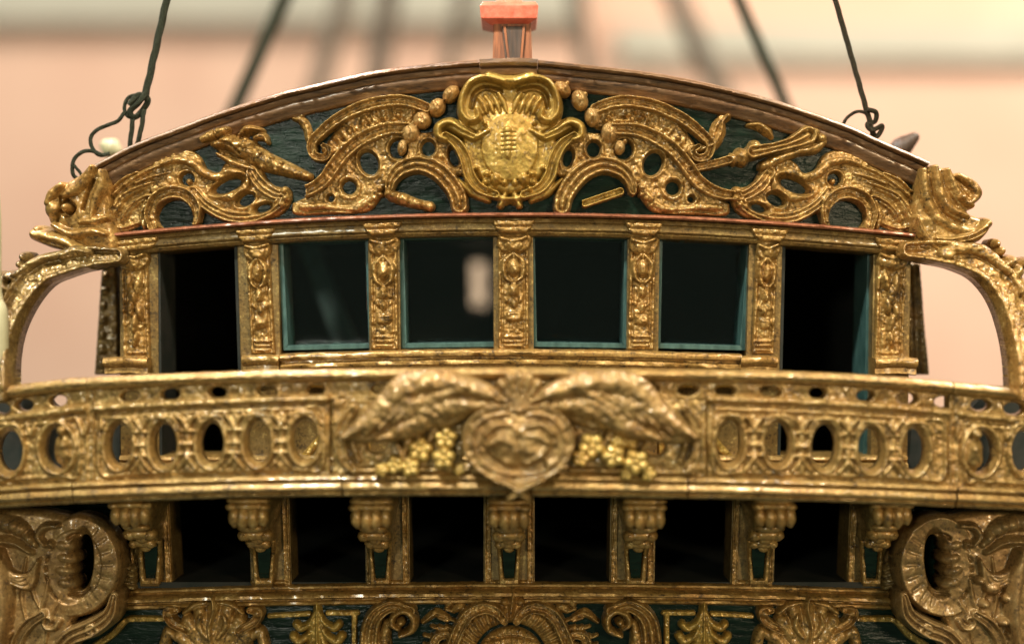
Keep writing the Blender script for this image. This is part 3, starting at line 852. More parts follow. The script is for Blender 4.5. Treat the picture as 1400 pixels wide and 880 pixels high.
# inner teal jamb of the right-hand door
slab('door_jamb', [(1186, 342), (1195, 343), (1191, 660), (1180, 660)], -22, -90, TEAL, ship, 1.0, L_up)
slab('door_jamb', [(215, 343), (219, 343), (222, 660), (217, 660)], -3.5, -84, BLACK, ship, 0.6, L_up)
slab('door_jamb', [(320, 336), (325, 336), (335, 660), (330, 660)], -3.5, -84, BLACK, ship, 0.6, L_up)
slab('door_jamb', [(1069, 336), (1074, 336), (1066, 660), (1061, 660)], -3.5, -84, BLACK, ship, 0.6, L_up)

# sill moulding under the four windows
sweep('window_sill', [(x, 477 + 8 * ((x - 700) / 350) ** 2) for x in np.linspace(384, 1012, 30)], [(0, -60), (0, 6), (1.5, 13), (5, 15), (9, 14), (11, 8), (14, 8.5), (17, 13), (20, 13), (23, 8), (26, 7), (28, -60)], GOLD, ship, L_up, n=3, wob=1.0)
# dado below the sill seen through the openings of the balcony
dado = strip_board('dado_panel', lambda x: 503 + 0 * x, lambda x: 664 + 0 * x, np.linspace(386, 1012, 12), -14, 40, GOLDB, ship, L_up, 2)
for xa in (392, 556, 735, 905):
    c = Carve(xa - 8, 515, xa + 128, 662)
    for pts in ([(xa, 525), (xa + 116, 525)], [(xa, 650), (xa + 116, 650)], [(xa, 525), (xa, 650)], [(xa + 116, 525), (xa + 116, 650)], [(xa, 525), (xa + 116, 650)], [(xa + 116, 525), (xa, 650)]):
        c.stroke(pts, 6, 8, f_round)
    c.blob(xa + 58, 588, 17, 17, 9, ribs=(8, 3)); c.blob(xa + 58, 588, 6, 6, 13)
    c.build('dado_lattice', GOLDY, dado, L_up, off=-14)

sweep('threshold', [(x, 622) for x in np.linspace(166, 1238, 40)], [(0, -60), (0, 6), (1.5, 10), (5, 11), (7, 8), (9, 8), (11, 13), (16, 14), (18, 10), (20, 10), (40, 9), (40, -60)], BALG, ship, L_up, n=3, wob=0.8)
# side posts further forward along the hull
c = Carve(118, 350, 172, 520)
c.plate([(140, 362), (160, 358), (164, 512), (130, 512)], 6, 3, smooth=False)
for a in range(7): c.blob(146 - a * 0.8, 378 + a * 20, 6 + (a % 2) * 2, 8, 11, 15)
c.build('quarter_post', GOLDB, ship, L_back, back=40, soft=2)
c = Carve(1225, 350, 1285, 522)
c.plate([(1228, 356), (1257, 360), (1270, 512), (1228, 512)], 6, 3, smooth=False)
for a in range(4): c.groove([(1236 + a * 8, 366), (1242 + a * 8, 508)], 1.8, 3)
c.build('quarter_post', GOLDB, ship, L_back, back=40, soft=2)

for xs_ in ((-60, 164), (1240, 1460)):
    strip_board('quarter_bulwark', lambda x: 566 - 26 * float(np.clip((abs(x - 700) - 620) / 25, 0, 1)), lambda x: 664 + 0 * x, np.linspace(xs_[0], xs_[1], 24), 0, 30, BLACK, ship, lambda x, y: -40.0, 2)
# ------------------------------------------------------------------ dark cabins inside
def plank_box(name, x0, x1, z0, z1, p0, p1, mat, parent):
    vs = [(x * U, -p * U, z * U) for p in (p0, p1) for z in (z0, z1) for x in (x0, x1)]
    fs = [(0, 1, 3, 2), (4, 6, 7, 5), (0, 4, 5, 1), (2, 3, 7, 6), (0, 2, 6, 4), (1, 5, 7, 3)]
    o = link(name, vs, fs, mat, parent, smooth=False)
    bm = bmesh.new(); bm.from_mesh(o.data); bmesh.ops.recalc_face_normals(bm, faces=bm.faces); bm.to_mesh(o.data); bm.free()
    return o
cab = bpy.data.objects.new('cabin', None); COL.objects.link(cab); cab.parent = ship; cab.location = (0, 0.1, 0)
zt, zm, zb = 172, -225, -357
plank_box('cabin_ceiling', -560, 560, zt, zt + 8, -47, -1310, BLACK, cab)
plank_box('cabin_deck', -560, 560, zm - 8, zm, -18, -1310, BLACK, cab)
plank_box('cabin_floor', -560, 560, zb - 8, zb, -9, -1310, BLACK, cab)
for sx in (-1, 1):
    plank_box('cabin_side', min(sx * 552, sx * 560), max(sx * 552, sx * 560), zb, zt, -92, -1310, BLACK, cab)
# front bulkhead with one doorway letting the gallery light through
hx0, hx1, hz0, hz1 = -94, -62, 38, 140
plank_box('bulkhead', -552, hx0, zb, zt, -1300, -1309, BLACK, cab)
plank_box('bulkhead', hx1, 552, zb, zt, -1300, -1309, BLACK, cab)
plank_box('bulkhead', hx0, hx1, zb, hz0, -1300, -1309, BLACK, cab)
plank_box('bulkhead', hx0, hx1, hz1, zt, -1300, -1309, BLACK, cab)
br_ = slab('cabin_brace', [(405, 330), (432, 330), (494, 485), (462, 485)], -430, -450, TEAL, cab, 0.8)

# ------------------------------------------------------------------ balcony
RT = [(-60, 540), (0, 530), (60, 522), (120, 516), (254, 509.5), (400, 505), (560, 503), (700, 502), (850, 503), (1000, 505.5), (1111, 508.5), (1210, 514), (1293, 521), (1350, 526), (1400, 532), (1460, 541)]
BT = [(-60, 668), (0, 663), (100, 657), (300, 650), (470, 647), (700, 646.5), (940, 650), (1120, 655), (1300, 662), (1400, 667), (1460, 671)]
BB = [(-60, 694), (0, 690), (100, 683), (300, 680), (480, 677), (700, 677), (940, 681), (1120, 685), (1300, 691), (1400, 695), (1460, 698)]
def crv(tab):
    q = np.array(catmull(tab, 8)); return lambda x: np.interp(x, q[:, 0], q[:, 1])
rt, bt, bb = crv(RT), crv(BT), crv(BB)
def seg(f, x0, x1, dy=0): return [(x, float(f(x)) + dy) for x in np.linspace(x0, x1, max(4, int((x1 - x0) / 14)))]
# walkway
vs, fs = [], []
xs = np.linspace(-55, 1455, 40)
for x in xs:
    y = float(bt(x)) + 6; p = float(L_bal(x, 0))
    w = W(x, y, p)
    vs += [(w[0], w[1] + 2 * U, w[2]), (w[0], -(-18) * U, w[2]), (w[0], -(-18) * U, w[2] - 8 * U), (w[0], w[1] + 2 * U, w[2] - 8 * U)]
for i in range(len(xs) - 1):
    for k in range(4):
        a, b = i * 4 + k, i * 4 + (k + 1) % 4
        fs.append((a, b, b + 4, a + 4))
fs += [(3, 2, 1, 0), tuple(4 * (len(xs) - 1) + k for k in range(4))]
bal = link('balcony', vs, fs, DECK, ship, smooth=False)
bal['label'] = 'bowed stern balcony with pierced gilded balustrade and central crest'
# handrail in three lengths
HP = [(0, -16), (-0.5, 10), (2, 17), (7, 20), (12, 18), (15.5, 12), (17.5, 8), (18, -16)]
for x0, x1 in ((-58, 123), (124.5, 1297), (1298.5, 1458)):
    sweep('handrail', seg(rt, x0, x1), HP, BALG, bal, L_bal, n=3, wob=0.9)
# base moulding in lengths
BP = [(0, -20), (0, 8), (1.5, 13), (5, 15), (8, 13), (10, 9.5), (12, 13), (18, 15), (22, 12), (24, 9), (26, 11), (29, 9), (30.5, 4), (30.5, -20)]
for x0, x1 in ((-58, 102), (104, 468), (470, 678), (728, 938), (940, 1303), (1306, 1458)):
    sweep('base_moulding', seg(bt, x0, x1), BP, BALG, bal, L_bal, n=3, wob=0.8)
sweep('base_moulding', seg(bt, 678, 728), [(a, b - 3) for a, b in BP], BALG, bal, L_bal, n=3, wob=0.5)
# pierced string under the handrail
HO = [4, 36, 82, 126, 180, 235, 299, 366, 433, 521, 588, 648, 774, 832, 886, 939, 990, 1052, 1116, 1181, 1238, 1289, 1338, 1384]
ST = 1.4
for (x0, x1) in ((-55, 122), (127, 1296), (1301, 1455)):
    c = Carve(x0 - 2, 512, x1 + 2, 590, ST)
    q = [(x, float(rt(x)) + 16) for x in np.linspace(x0, x1, 24)] + [(x, float(rt(x)) + 47 - 6 * (1 - min(1, abs(x - 700) / 700))) for x in np.linspace(x1, x0, 24)]
    c.plate(q, 5, 2, smooth=False)
    for xo in HO:
        if x0 < xo < x1:
            c.hole(xo, float(rt(xo)) + 30 - 2, random.uniform(10, 13), random.uniform(6.5, 8), random.uniform(-8, 8), lip=1.5, lw=2.5)
    c.build('pierced_string', BALG, bal, L_bal, off=2, back=9, grain=(0.7, 9))
# balustrade panels with ovals
def balustrade(x0, x1, ovals, crescents):
    c = Carve(x0 - 3, 530, x1 + 3, 672, ST)
    q = [(x, float(rt(x)) + 42) for x in np.linspace(x0, x1, 20)] + [(x, float(bt(x)) + 2) for x in np.linspace(x1, x0, 20)]
    c.plate(q, 4, 2, smooth=False)
    tp = lambda x: float(rt(x)) + 45 - 5 * (1 - min(1, abs(x - 700) / 700))
    bo = lambda x: float(bt(x)) - 5
    c.stroke([(x, tp(x) - 2) for x in np.linspace(x0 + 4, x1 - 4, 14)], 6, 9, f_round, base=2)
    fr = [(x, tp(x) + 11) for x in np.linspace(x0 + 12, x1 - 12, 10)] + [(x1 - 8, (tp(x1) + bo(x1)) / 2)] + [(x, bo(x) - 3) for x in np.linspace(x1 - 12, x0 + 12, 10)] + [(x0 + 8, (tp(x0) + bo(x0)) / 2)]
    c.stroke(fr, 3.4, 5, f_round, base=3, closed=True)
    allx = sorted([o[0] for o in ovals])
    for (ox, oy) in ovals:
        c.stroke([(ox + 21 * math.cos(a), oy + 34 * math.sin(a)) for a in np.linspace(0, 2 * math.pi, 17)], 4.4, 8, f_round, base=3)
        c.blob(ox, oy - 36, 6, 7, 12)
        for s_ in (-1, 1):
            c.stroke([(ox + s_ * 3, oy - 38), (ox + s_ * 13, oy - 36), (ox + s_ * 22, oy - 22)], [2, 3, 2], 6, f_round, base=6)
    for a, b in zip(allx[:-1], allx[1:]):
        if b - a > 90: continue
        m = (a + b) / 2; oy = float(bt(m)) - 46
        c.stroke([(m, oy - 36), (m, oy + 34)], [6, 6], 6, f_round, base=3)
        for yy in (-18, 0, 14): c.stroke([(m - 9, oy + yy), (m + 9, oy + yy)], 3.6, 8, f_round, base=3)
        for s_ in (-1, 1):
            c.stroke([(m, oy - 20), (m + s_ * 6, oy - 32), (m + s_ * 13, oy - 38)], [3, 4, 3], 9, f_round, base=3)
            c.stroke([(m, oy + 16), (m + s_ * 6, oy + 26), (m + s_ * 13, oy + 34)], [3, 4, 3], 9, f_round, base=3)
    for (ox, oy) in ovals: c.hole(ox, oy, random.uniform(15, 17), random.uniform(27, 29.5), random.uniform(-3, 3))
    for (ox, oy, s_) in crescents:
        c.stroke([(ox + 25 * math.cos(a), oy + 33 * math.sin(a)) for a in np.linspace(0, 2 * math.pi, 17)], 5, 9, f_round, base=3)
        c.hole(ox, oy, 19, 28)
        c.blob(ox - s_ * 10, oy + 3, 17, 27, 15, prof=f_soft, ribs=(6, 3)); c.blob(ox - s_ * 6, oy - 24, 8, 8, 15); c.blob(ox - s_ * 11, oy - 4, 8, 9, 19)
        for q_ in (-1, 1): c.stroke([(ox + q_ * 30, oy - 34), (ox + q_ * 36, oy - 18), (ox + q_ * 42, oy - 34)], [3, 4, 3], 7, f_round, base=3)
    c.build('balustrade_panel', BALG, bal, L_bal, off=3, back=13, grain=(0.8, 8))
LO = [(166, 607), (227, 607), (291, 605), (354.5, 603), (418, 600)]
RO = [(996, 604), (1062, 605), (1125, 609), (1188, 613), (1248, 614)]
balustrade(-55, 121, [(16, 616), (-44, 618)], [(82, 611, -1)])
balustrade(130, 452, LO, [])
balustrade(965, 1297, RO, [])
balustrade(1306, 1455, [(1397, 616)], [(1337, 616, 1)])
for x in (125.5, 1301):
    y0, y1 = float(rt(x)) + 20, float(bt(x)) + 1
    c = Carve(x - 12, y0 - 3, x + 12, y1 + 3, ST)
    c.stroke([(x, y0), (x, y1)], [7, 7], 9, f_two)
    c.build('balustrade_joint', BALG, bal, L_bal, off=1, back=10)

# central panel with crest ---------------------------------------------------------------
c = Carve(452, 535, 968, 660, ST)
q = [(x, float(rt(x)) + 40) for x in np.linspace(455, 965, 20)] + [(x, float(bt(x)) + 2) for x in np.linspace(965, 455, 20)]
c.plate(q, 4, 2, smooth=False)
for (a, b, k) in ((470, 1, 0), (950, -1, 0)):
    c.stroke([(a + b * 14, 558), (a + b * 1, 578), (a - b * 3, 602), (a + b * 3, 626), (a + b * 16, 640)], [5, 7, 8, 7, 5], 14, f_two, base=3)
    c.stroke([(a + b * 30, 560), (a + b * 16, 580), (a + b * 14, 604), (a + b * 22, 628)], [3, 4.5, 5, 4], 10, f_round, base=3)
c.stroke([(480, 641), (640, 640)], [4, 4], 7, f_round, base=3); c.stroke([(780, 641), (945, 644)], [4, 4], 7, f_round, base=3)
c.hole(515, 606, 14, 12); c.hole(895, 611, 15, 11); c.hole(829, 589, 10, 8); c.hole(640, 625, 7, 6)
c.build('crest_panel', BALG, bal, L_bal, off=3, back=13, grain=(0.8, 8))
# wings of drapery
wl = [(696, 542), (690, 556), (668, 562), (646, 568), (624, 578), (604, 584), (582, 586), (560, 592), (530, 601), (490, 603), (468, 596), (488, 586), (508, 568), (522, 546), (538, 524), (558, 513), (600, 510), (634, 513), (658, 526), (680, 536)]
for nm, pts in (('crest_wing', wl), ('crest_wing', [(1414 - x if x > 600 else 1424 - x, y + 1.5) for x, y in wl])):
    sgn = 1 if pts[0][0] < 700 else -1
    X = (lambda x: x) if sgn > 0 else (lambda x: 1419 - x)
    c = Carve(min(p[0] for p in pts) - 4, 505, max(p[0] for p in pts) + 4, 604, ST)
    c.plate(pts, 8, 8)
    c.stroke([(X(694), 546), (X(652), 532), (X(602), 522), (X(556), 532), (X(520), 566), (X(474), 594)], [7, 15, 19, 22, 18, 6], 12, f_soft, base=7)
    c.stroke([(X(676), 554), (X(636), 552), (X(596), 560), (X(560), 582), (X(520), 597)], [6, 15, 20, 16, 5], 10, f_soft, base=7)
    for a in range(5):
        c.stroke([(X(640 - a * 20), 528 + a * 4), (X(606 - a * 20), 540 + a * 7), (X(576 - a * 18), 562 + a * 7)], [3, 6, 3], 4, f_soft, base=14)
    c.build(nm, CREST, bal, L_bal, off=18, back=17, soft=2, grain=(1.1, 7))
# shell
c = Carve(660, 500, 760, 570, ST)
for a in np.linspace(-78, 78, 9):
    r = math.radians(a)
    c.stroke([(710, 560), (710 + 22 * math.sin(r), 560 - 26 * math.cos(r)), (710 + 38 * math.sin(r), 560 - 48 * math.cos(r))], [3, 5, 6.5], 15, f_round, base=3)
c.blob(710, 558, 10, 7, 20)
c.build('crest_shell', CREST, bal, L_bal, off=18, back=16, soft=1)
# heart-shaped shield
c = Carve(628, 548, 792, 684, ST)
hs = [(710, 567), (724, 558), (750, 561), (770, 578), (776, 602), (768, 624), (748, 641), (728, 648), (710, 649), (692, 648), (670, 641), (650, 624), (641, 602), (646, 578), (668, 561), (696, 558)]
c.plate(hs, 10, 8)
c.stroke([(x, y) for x, y in hs], 8, 6, f_two, base=8, closed=True)
c.blob(709, 601, 54, 38, 9, base=9, prof=f_soft)
c.stroke([(664, 590), (680, 577), (700, 580), (710, 590), (720, 580), (740, 577), (756, 590)], [3, 4, 4, 3, 4, 4, 3], 3, f_round, base=15)
c.stroke([(668, 604), (684, 596), (700, 602), (704, 616)], [4, 8, 7, 3], 5, f_soft, base=15); c.stroke([(716, 594), (734, 592), (748, 600)], [3, 7, 4], 4, f_soft, base=15); c.stroke([(720, 628), (734, 620), (744, 610)], [3, 6, 3], 4, f_soft, base=14)
c.groove([(709, 586), (708, 604), (712, 634)], 2.4, 3)
c.groove([(660, 606), (672, 622), (694, 634)], 2.4, 3); c.groove([(758, 606), (746, 622), (724, 634)], 2.4, 3)
c.stroke([(676, 650), (698, 658), (708, 666), (722, 676)], [4, 7, 8, 4], 22, f_round); c.stroke([(742, 650), (722, 658), (710, 666), (696, 676)], [4, 7, 8, 4], 24, f_round); c.blob(709, 664, 12, 9, 26)
c.build('crest_shield', CREST, bal, L_bal, off=24, back=22, soft=2, grain=(0.9, 8))
# flowers, each a carved rosette
FL = [(575, 613, 17), (610, 597, 15), (608, 624, 15), (541, 633, 12), (562, 636, 13), (524, 640, 9), (628, 640, 8), (808, 608, 17), (837, 621, 15), (858, 598, 15), (868, 629, 17), (793, 624, 11), (855, 645, 9), (885, 646, 10), (842, 600, 9)]
for k, (x, y, r) in enumerate(FL):
    r *= 1.0
    c = Carve(x - r - 6, y - r - 6, x + r + 6, y + r + 6, 1.2)
    n = 5; ph = random.uniform(0, 6.28)
    for a in range(n):
        an = ph + a * 2 * math.pi / n
        c.blob(x + math.cos(an) * r * .58, y + math.sin(an) * r * .58, r * .55, r * .5, r * .62, math.degrees(an))
    c.blob(x, y, r * .27, r * .27, r * .8)
    c.build('crest_flower', FLOW, bal, L_bal, off=13 + (k % 3) * 3, back=12, soft=1, grain=(0.6, 5))
for pts in ([(586, 566), (580, 580), (572, 596)], [(566, 584), (560, 598), (556, 612)], [(596, 576), (594, 588), (588, 600)], [(824, 606), (832, 594), (838, 584)], [(878, 612), (886, 602), (888, 588)], [(545, 606), (552, 618), (556, 628)]):
    c = Carve(min(p[0] for p in pts) - 12, min(p[1] for p in pts) - 12, max(p[0] for p in pts) + 12, max(p[1] for p in pts) + 12, 1.2)
    c.stroke(pts, [4, 8, 5], 13, f_round); c.groove(pts, 1.4, 3)
    c.build('crest_leaf', GOLD, bal, L_bal, off=8, back=8)

# ------------------------------------------------------------------ lower windows
LP = [(176, 234, 206), (341, 397, 361), (499, 560, 520), (661, 731, 693), (834, 896, 869), (1000, 1060, 1037), (1160, 1226, 1191)]
for i, (a, b, f) in enumerate(LP):
    # wall post with two gilt fillets
    sp = [6, 4, 2, 0, -2, -4, -6][i]
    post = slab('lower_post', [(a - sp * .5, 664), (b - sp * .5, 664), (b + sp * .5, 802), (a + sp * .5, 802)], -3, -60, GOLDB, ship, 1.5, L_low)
    c = Carve(a - 6, 664, b + 8, 802)
    for (x, w) in ((a + 6, 4.5), (b - 6, 4.5)):
        c.stroke([(x - sp * .5, 668), (x + sp * .5, 797)], w, 5, f_two)
    c.stroke([((a + 6) - sp * .5, 796), (b - 6 + sp * .5, 796)], 3.5, 5, f_round)
    c.build('post_fillet', GOLD, post, L_low, off=-3)
# bracket corbels: foot on the wall, head out under the balcony
def corbel(f, head):
    """one closed carved bracket: outline across, swept forward as it rises"""
    root = bpy.data.objects.new('corbel', None); COL.objects.link(root); root.parent = ship
    base = W(f, 800, float(L_low(f, 800)))
    root.location = base; root.location -= ship.location
    pl = float(L_low(f, 760)); s = (D - pl) / D
    xw = (f - CX) * s
    hp = float(L_bal(head, 690))
    def xz(y): return (CY - y) * s
    # wall-plane drawing: y from 800 (foot) to 668 (head); protrusion grows towards the head
    ys = np.linspace(800, 664, 35)
    def prot(y):
        t = (800 - y) / 136
        return 5 + (hp - 22) * (0.09 * t + 0.91 * np.clip((t - 0.30) / 0.50, 0, 1) ** 1.15)
    def half(y):
        t = (800 - y) / 136
        return np.interp(t, [0, .1, .46, .5, .62, .7, .8, .86, 1.0], [13, 14, 17, 20, 19, 22, 24, 27, 26])
    nu = 15
    def bodymesh(name, y0, y1, mat, extra, wmul=1.0, drop=0.0):
        yy = [y for y in ys if y1 <= y <= y0]
        vs, fs = [], []
        for j, y in enumerate(yy):
            for k in range(nu):
                u = k / (nu - 1) * 2 - 1
                pr, hw = prot(y), half(y) * wmul
                e = extra(u, y)
                sx = math.sin(u * math.pi / 2)
                rnd = (1 - abs(u) ** 6) * 1.0
                vs.append(((xw + hw * sx) * U, -(pl + pr * (0.86 + 0.14 * rnd) + e) * U, (xz(y)) * U - (0.0)))
        n = len(vs)
        for j, y in enumerate(yy):
            for k in (0, nu - 1):
                v = vs[j * nu + k]; vs.append((v[0], -(pl - 6) * U, v[2]))
        m = len(yy)
        for j in range(m - 1):
            for k in range(nu - 1):
                a = j * nu + k
                fs.append((a, a + 1, a + nu + 1, a + nu))
            l, l2 = n + 2 * j, n + 2 * j + 2
            fs.append((l, j * nu, (j + 1) * nu, l2)); fs.append((j * nu + nu - 1, l + 1, l2 + 1, (j + 1) * nu + nu - 1))
        fs.append(tuple([n] + [n + 1] + list(range(nu - 1, -1, -1))))
        t0 = (m - 1) * nu
        fs.append(tuple(list(range(t0, t0 + nu)) + [n + 2 * (m - 1) + 1, n + 2 * (m - 1)]))
        return link(name, vs, fs, mat, root)
    # lower half: tapered panel; upper half: acanthus leaf; head: three-lobed capital
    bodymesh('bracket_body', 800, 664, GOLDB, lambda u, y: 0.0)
    fx = f
    c = Carve(fx - 20, 726, fx + 20, 802)
    c.plate([(fx - 16, 738), (fx + 16, 738), (fx + 13, 798), (fx - 13, 798)], 5, 1.5, smooth=False)
    c.cut([(fx - 9.5, 743), (fx + 9.5, 743), (fx + 6.5, 790), (fx - 6.5, 790)], smooth=False)
    def lay(x, y): return pl + 7.5 + (hp - 22) * 0.09 * (800 - y) / 136 + (hp - 22) * 0.91 * np.clip(((800 - y) / 136 - 0.30) / 0.50, 0, 1) ** 1.15
    lay.vec = True
    c.build('panel_border', GOLD, root, lay, off=0, grain=(0.5, 5))
    q = [(fx - 9.5, 743), (fx + 9.5, 743), (fx + 6.5, 790), (fx - 6.5, 790)]
    vs = [W(x, y, float(lay(x, y)), -0.6) for x, y in q]; vs += [(v[0], v[1] + 3 * U, v[2]) for v in vs]
    link('green_panel', vs, [(3, 2, 1, 0), (4, 5, 6, 7), (0, 1, 5, 4), (1, 2, 6, 5), (2, 3, 7, 6), (3, 0, 4, 7)], GREEN, root, smooth=False)
    def lump(name, blobs, mat):
        """leaf clusters: overlapping ellipsoids as one carved mesh"""
        bm = bmesh.new()
        for (dx, y, rx, rz, rp, dp) in blobs:
            from mathutils import Matrix
            ccc = (( xw + dx) * U, -(pl + prot(y) + dp) * U, xz(y) * U)
            r = bmesh.ops.create_uvsphere(bm, u_segments=14, v_segments=9, radius=1.0)
            for v in r['verts']:
                n_ = 1 + 0.07 * math.sin(v.co.x * 5 + dx) * math.cos(v.co.z * 6 + y)
                v.co = (ccc[0] + v.co.x * rx * U * n_, ccc[1] + v.co.y * rp * U * n_, ccc[2] + v.co.z * rz * U * n_)
        me = bpy.data.meshes.new(name); bm.to_mesh(me); bm.free()
        vs = [v.co[:] for v in me.vertices]; fs = [tuple(p.vertices) for p in me.polygons]
        bpy.data.meshes.remove(me)
        return link(name, vs, fs, mat, root)
    rd = random.Random(int(f))
    J = lambda a: rd.uniform(-a, a)
    lump('acanthus_leaf', [(0, 735, 17, 7, 8, 2), (-11 + J(2), 737, 7, 6, 8, 3), (11 + J(2), 737, 7, 6, 8, 3), (J(2), 742, 8, 7, 6, 3),
                           (0, 720, 21, 8, 10, 1), (-14 + J(2), 721, 9, 8, 11, 2), (14 + J(2), 721, 9, 8, 11, 2), (J(3), 727, 10, 8, 9, 3), (-14 + J(2), 721, 4, 3.6, 14, 2), (14 + J(2), 721, 4, 3.6, 14, 2),
                           (J(2), 709, 19, 6, 11, 1)], GOLD)
    lump('capital', [(-18 + J(1), 690, 8, 13 + J(1), 10, 2), (-6 + J(1), 691, 8.5, 15 + J(1), 12, 3), (7 + J(1), 691, 8.5, 15 + J(1), 12, 3), (19 + J(1), 690, 8, 13 + J(1), 10, 2), (0, 690, 22, 10, 11, 0),
                     (-20, 677, 9, 5, 10, 2), (20, 677, 9, 5, 10, 2), (0, 676, 25, 5.5, 11, 2), (0, 669, 29, 4.5, 11, 1)], GOLD)
for f, hd in [(206, 166), (361, 339), (520, 517), (696, 699), (869, 884), (1037, 1061), (1191, 1233)]:
    corbel(f, hd)
# wall beside the lower windows, behind the scrolls
strip_board('lower_wall', lambda x: 664 + 0 * x, lambda x: 822 + 0 * x, np.linspace(-40, 180, 6), -10, 40, GREEN, ship, L_low, 2)
strip_board('lower_wall', lambda x: 664 + 0 * x, lambda x: 822 + 0 * x, np.linspace(1222, 1440, 6), -10, 40, GREEN, ship, L_low, 2)
# sill under the lower windows
def sl_(x): return 800 + 10 * ((x - 700) / 545) ** 2
sweep('lower_sill', [(x, sl_(x)) for x in np.linspace(156, 1232, 60)], [(-5, -6), (-4.6, 4), (-3, 8), (-0.5, 8), (1, 3), (3, 2), (4, 13), (6.5, 19), (10, 20), (12.5, 15), (13.5, 9), (15, 9), (16.5, 14), (19, 15), (21.5, 12), (23, 6), (24, -20), (20, -24)], GOLD, ship, L_low, n=3, wob=0.9)

# ------------------------------------------------------------------ counter with gilded ornament
cnt = strip_board('counter_board', lambda x: sl_(x) + 16, lambda x: 960 + 0 * x, np.linspace(-60, 1460, 50), -6, 50, GREEN, ship, L_cnt, 3)
# centre medallion
c = Carve(572, 804, 820, 945)
c.blob(698, 902, 46, 46, 14, base=4)
for a in np.linspace(-70, 70, 11): c.groove([(698, 905), (698 + 46 * math.sin(math.radians(a)), 902 - 46 * math.cos(math.radians(a)))], 1.6, 1.5)
for dy in (868, 880): c.groove([(660, dy + 8), (698, dy), (736, dy + 8)], 2, 5)
c.stroke([(698 + 66 * math.cos(a), 905 + 68 * math.sin(a)) for a in np.linspace(math.pi * 0.95, math.pi * 2.05, 15)], 14, 13, f_rope, base=2)
for s_ in (-1, 1):
    X = lambda x: 698 + s_ * (698 - x)
    c.stroke([(X(690), 846), (X(680), 834), (X(662), 828), (X(640), 838), (X(626), 862), (X(616), 892), (X(614), 930)], [6, 8, 9, 9, 9, 9, 9], 17, f_two, base=3)
    c.blob(X(688), 845, 8, 8, 18); c.blob(X(626), 830, 11, 7, 12, 30 * s_); c.blob(X(614), 823, 8, 6, 11, 40 * s_)
    for a in range(4):
        for b in range(3): c.stroke([(X(580 + a * 10), 868 - a * 12 + b * 12), (X(594 + a * 9), 872 - a * 12 + b * 12)], 3, 8, f_round)
    c.stroke([(X(592), 900), (X(596), 872), (X(612), 866), (X(616), 878), (X(606), 882)], [7, 7, 6, 5, 4], 13, f_two, base=2)
    c.stroke([(X(578), 850), (X(596), 838), (X(612), 842)], [4, 7, 3], 9, f_ridge)
c.stroke([(698, 840), (700, 822), (702, 808)], [9, 10, 4], 16, f_ridge, base=3); c.blob(690, 822, 8, 7, 15); c.blob(712, 822, 8, 7, 15)
c.build('centre_medallion', GOLD, cnt, L_cnt, off=-6, soft=1, grain=(0.8, 5))
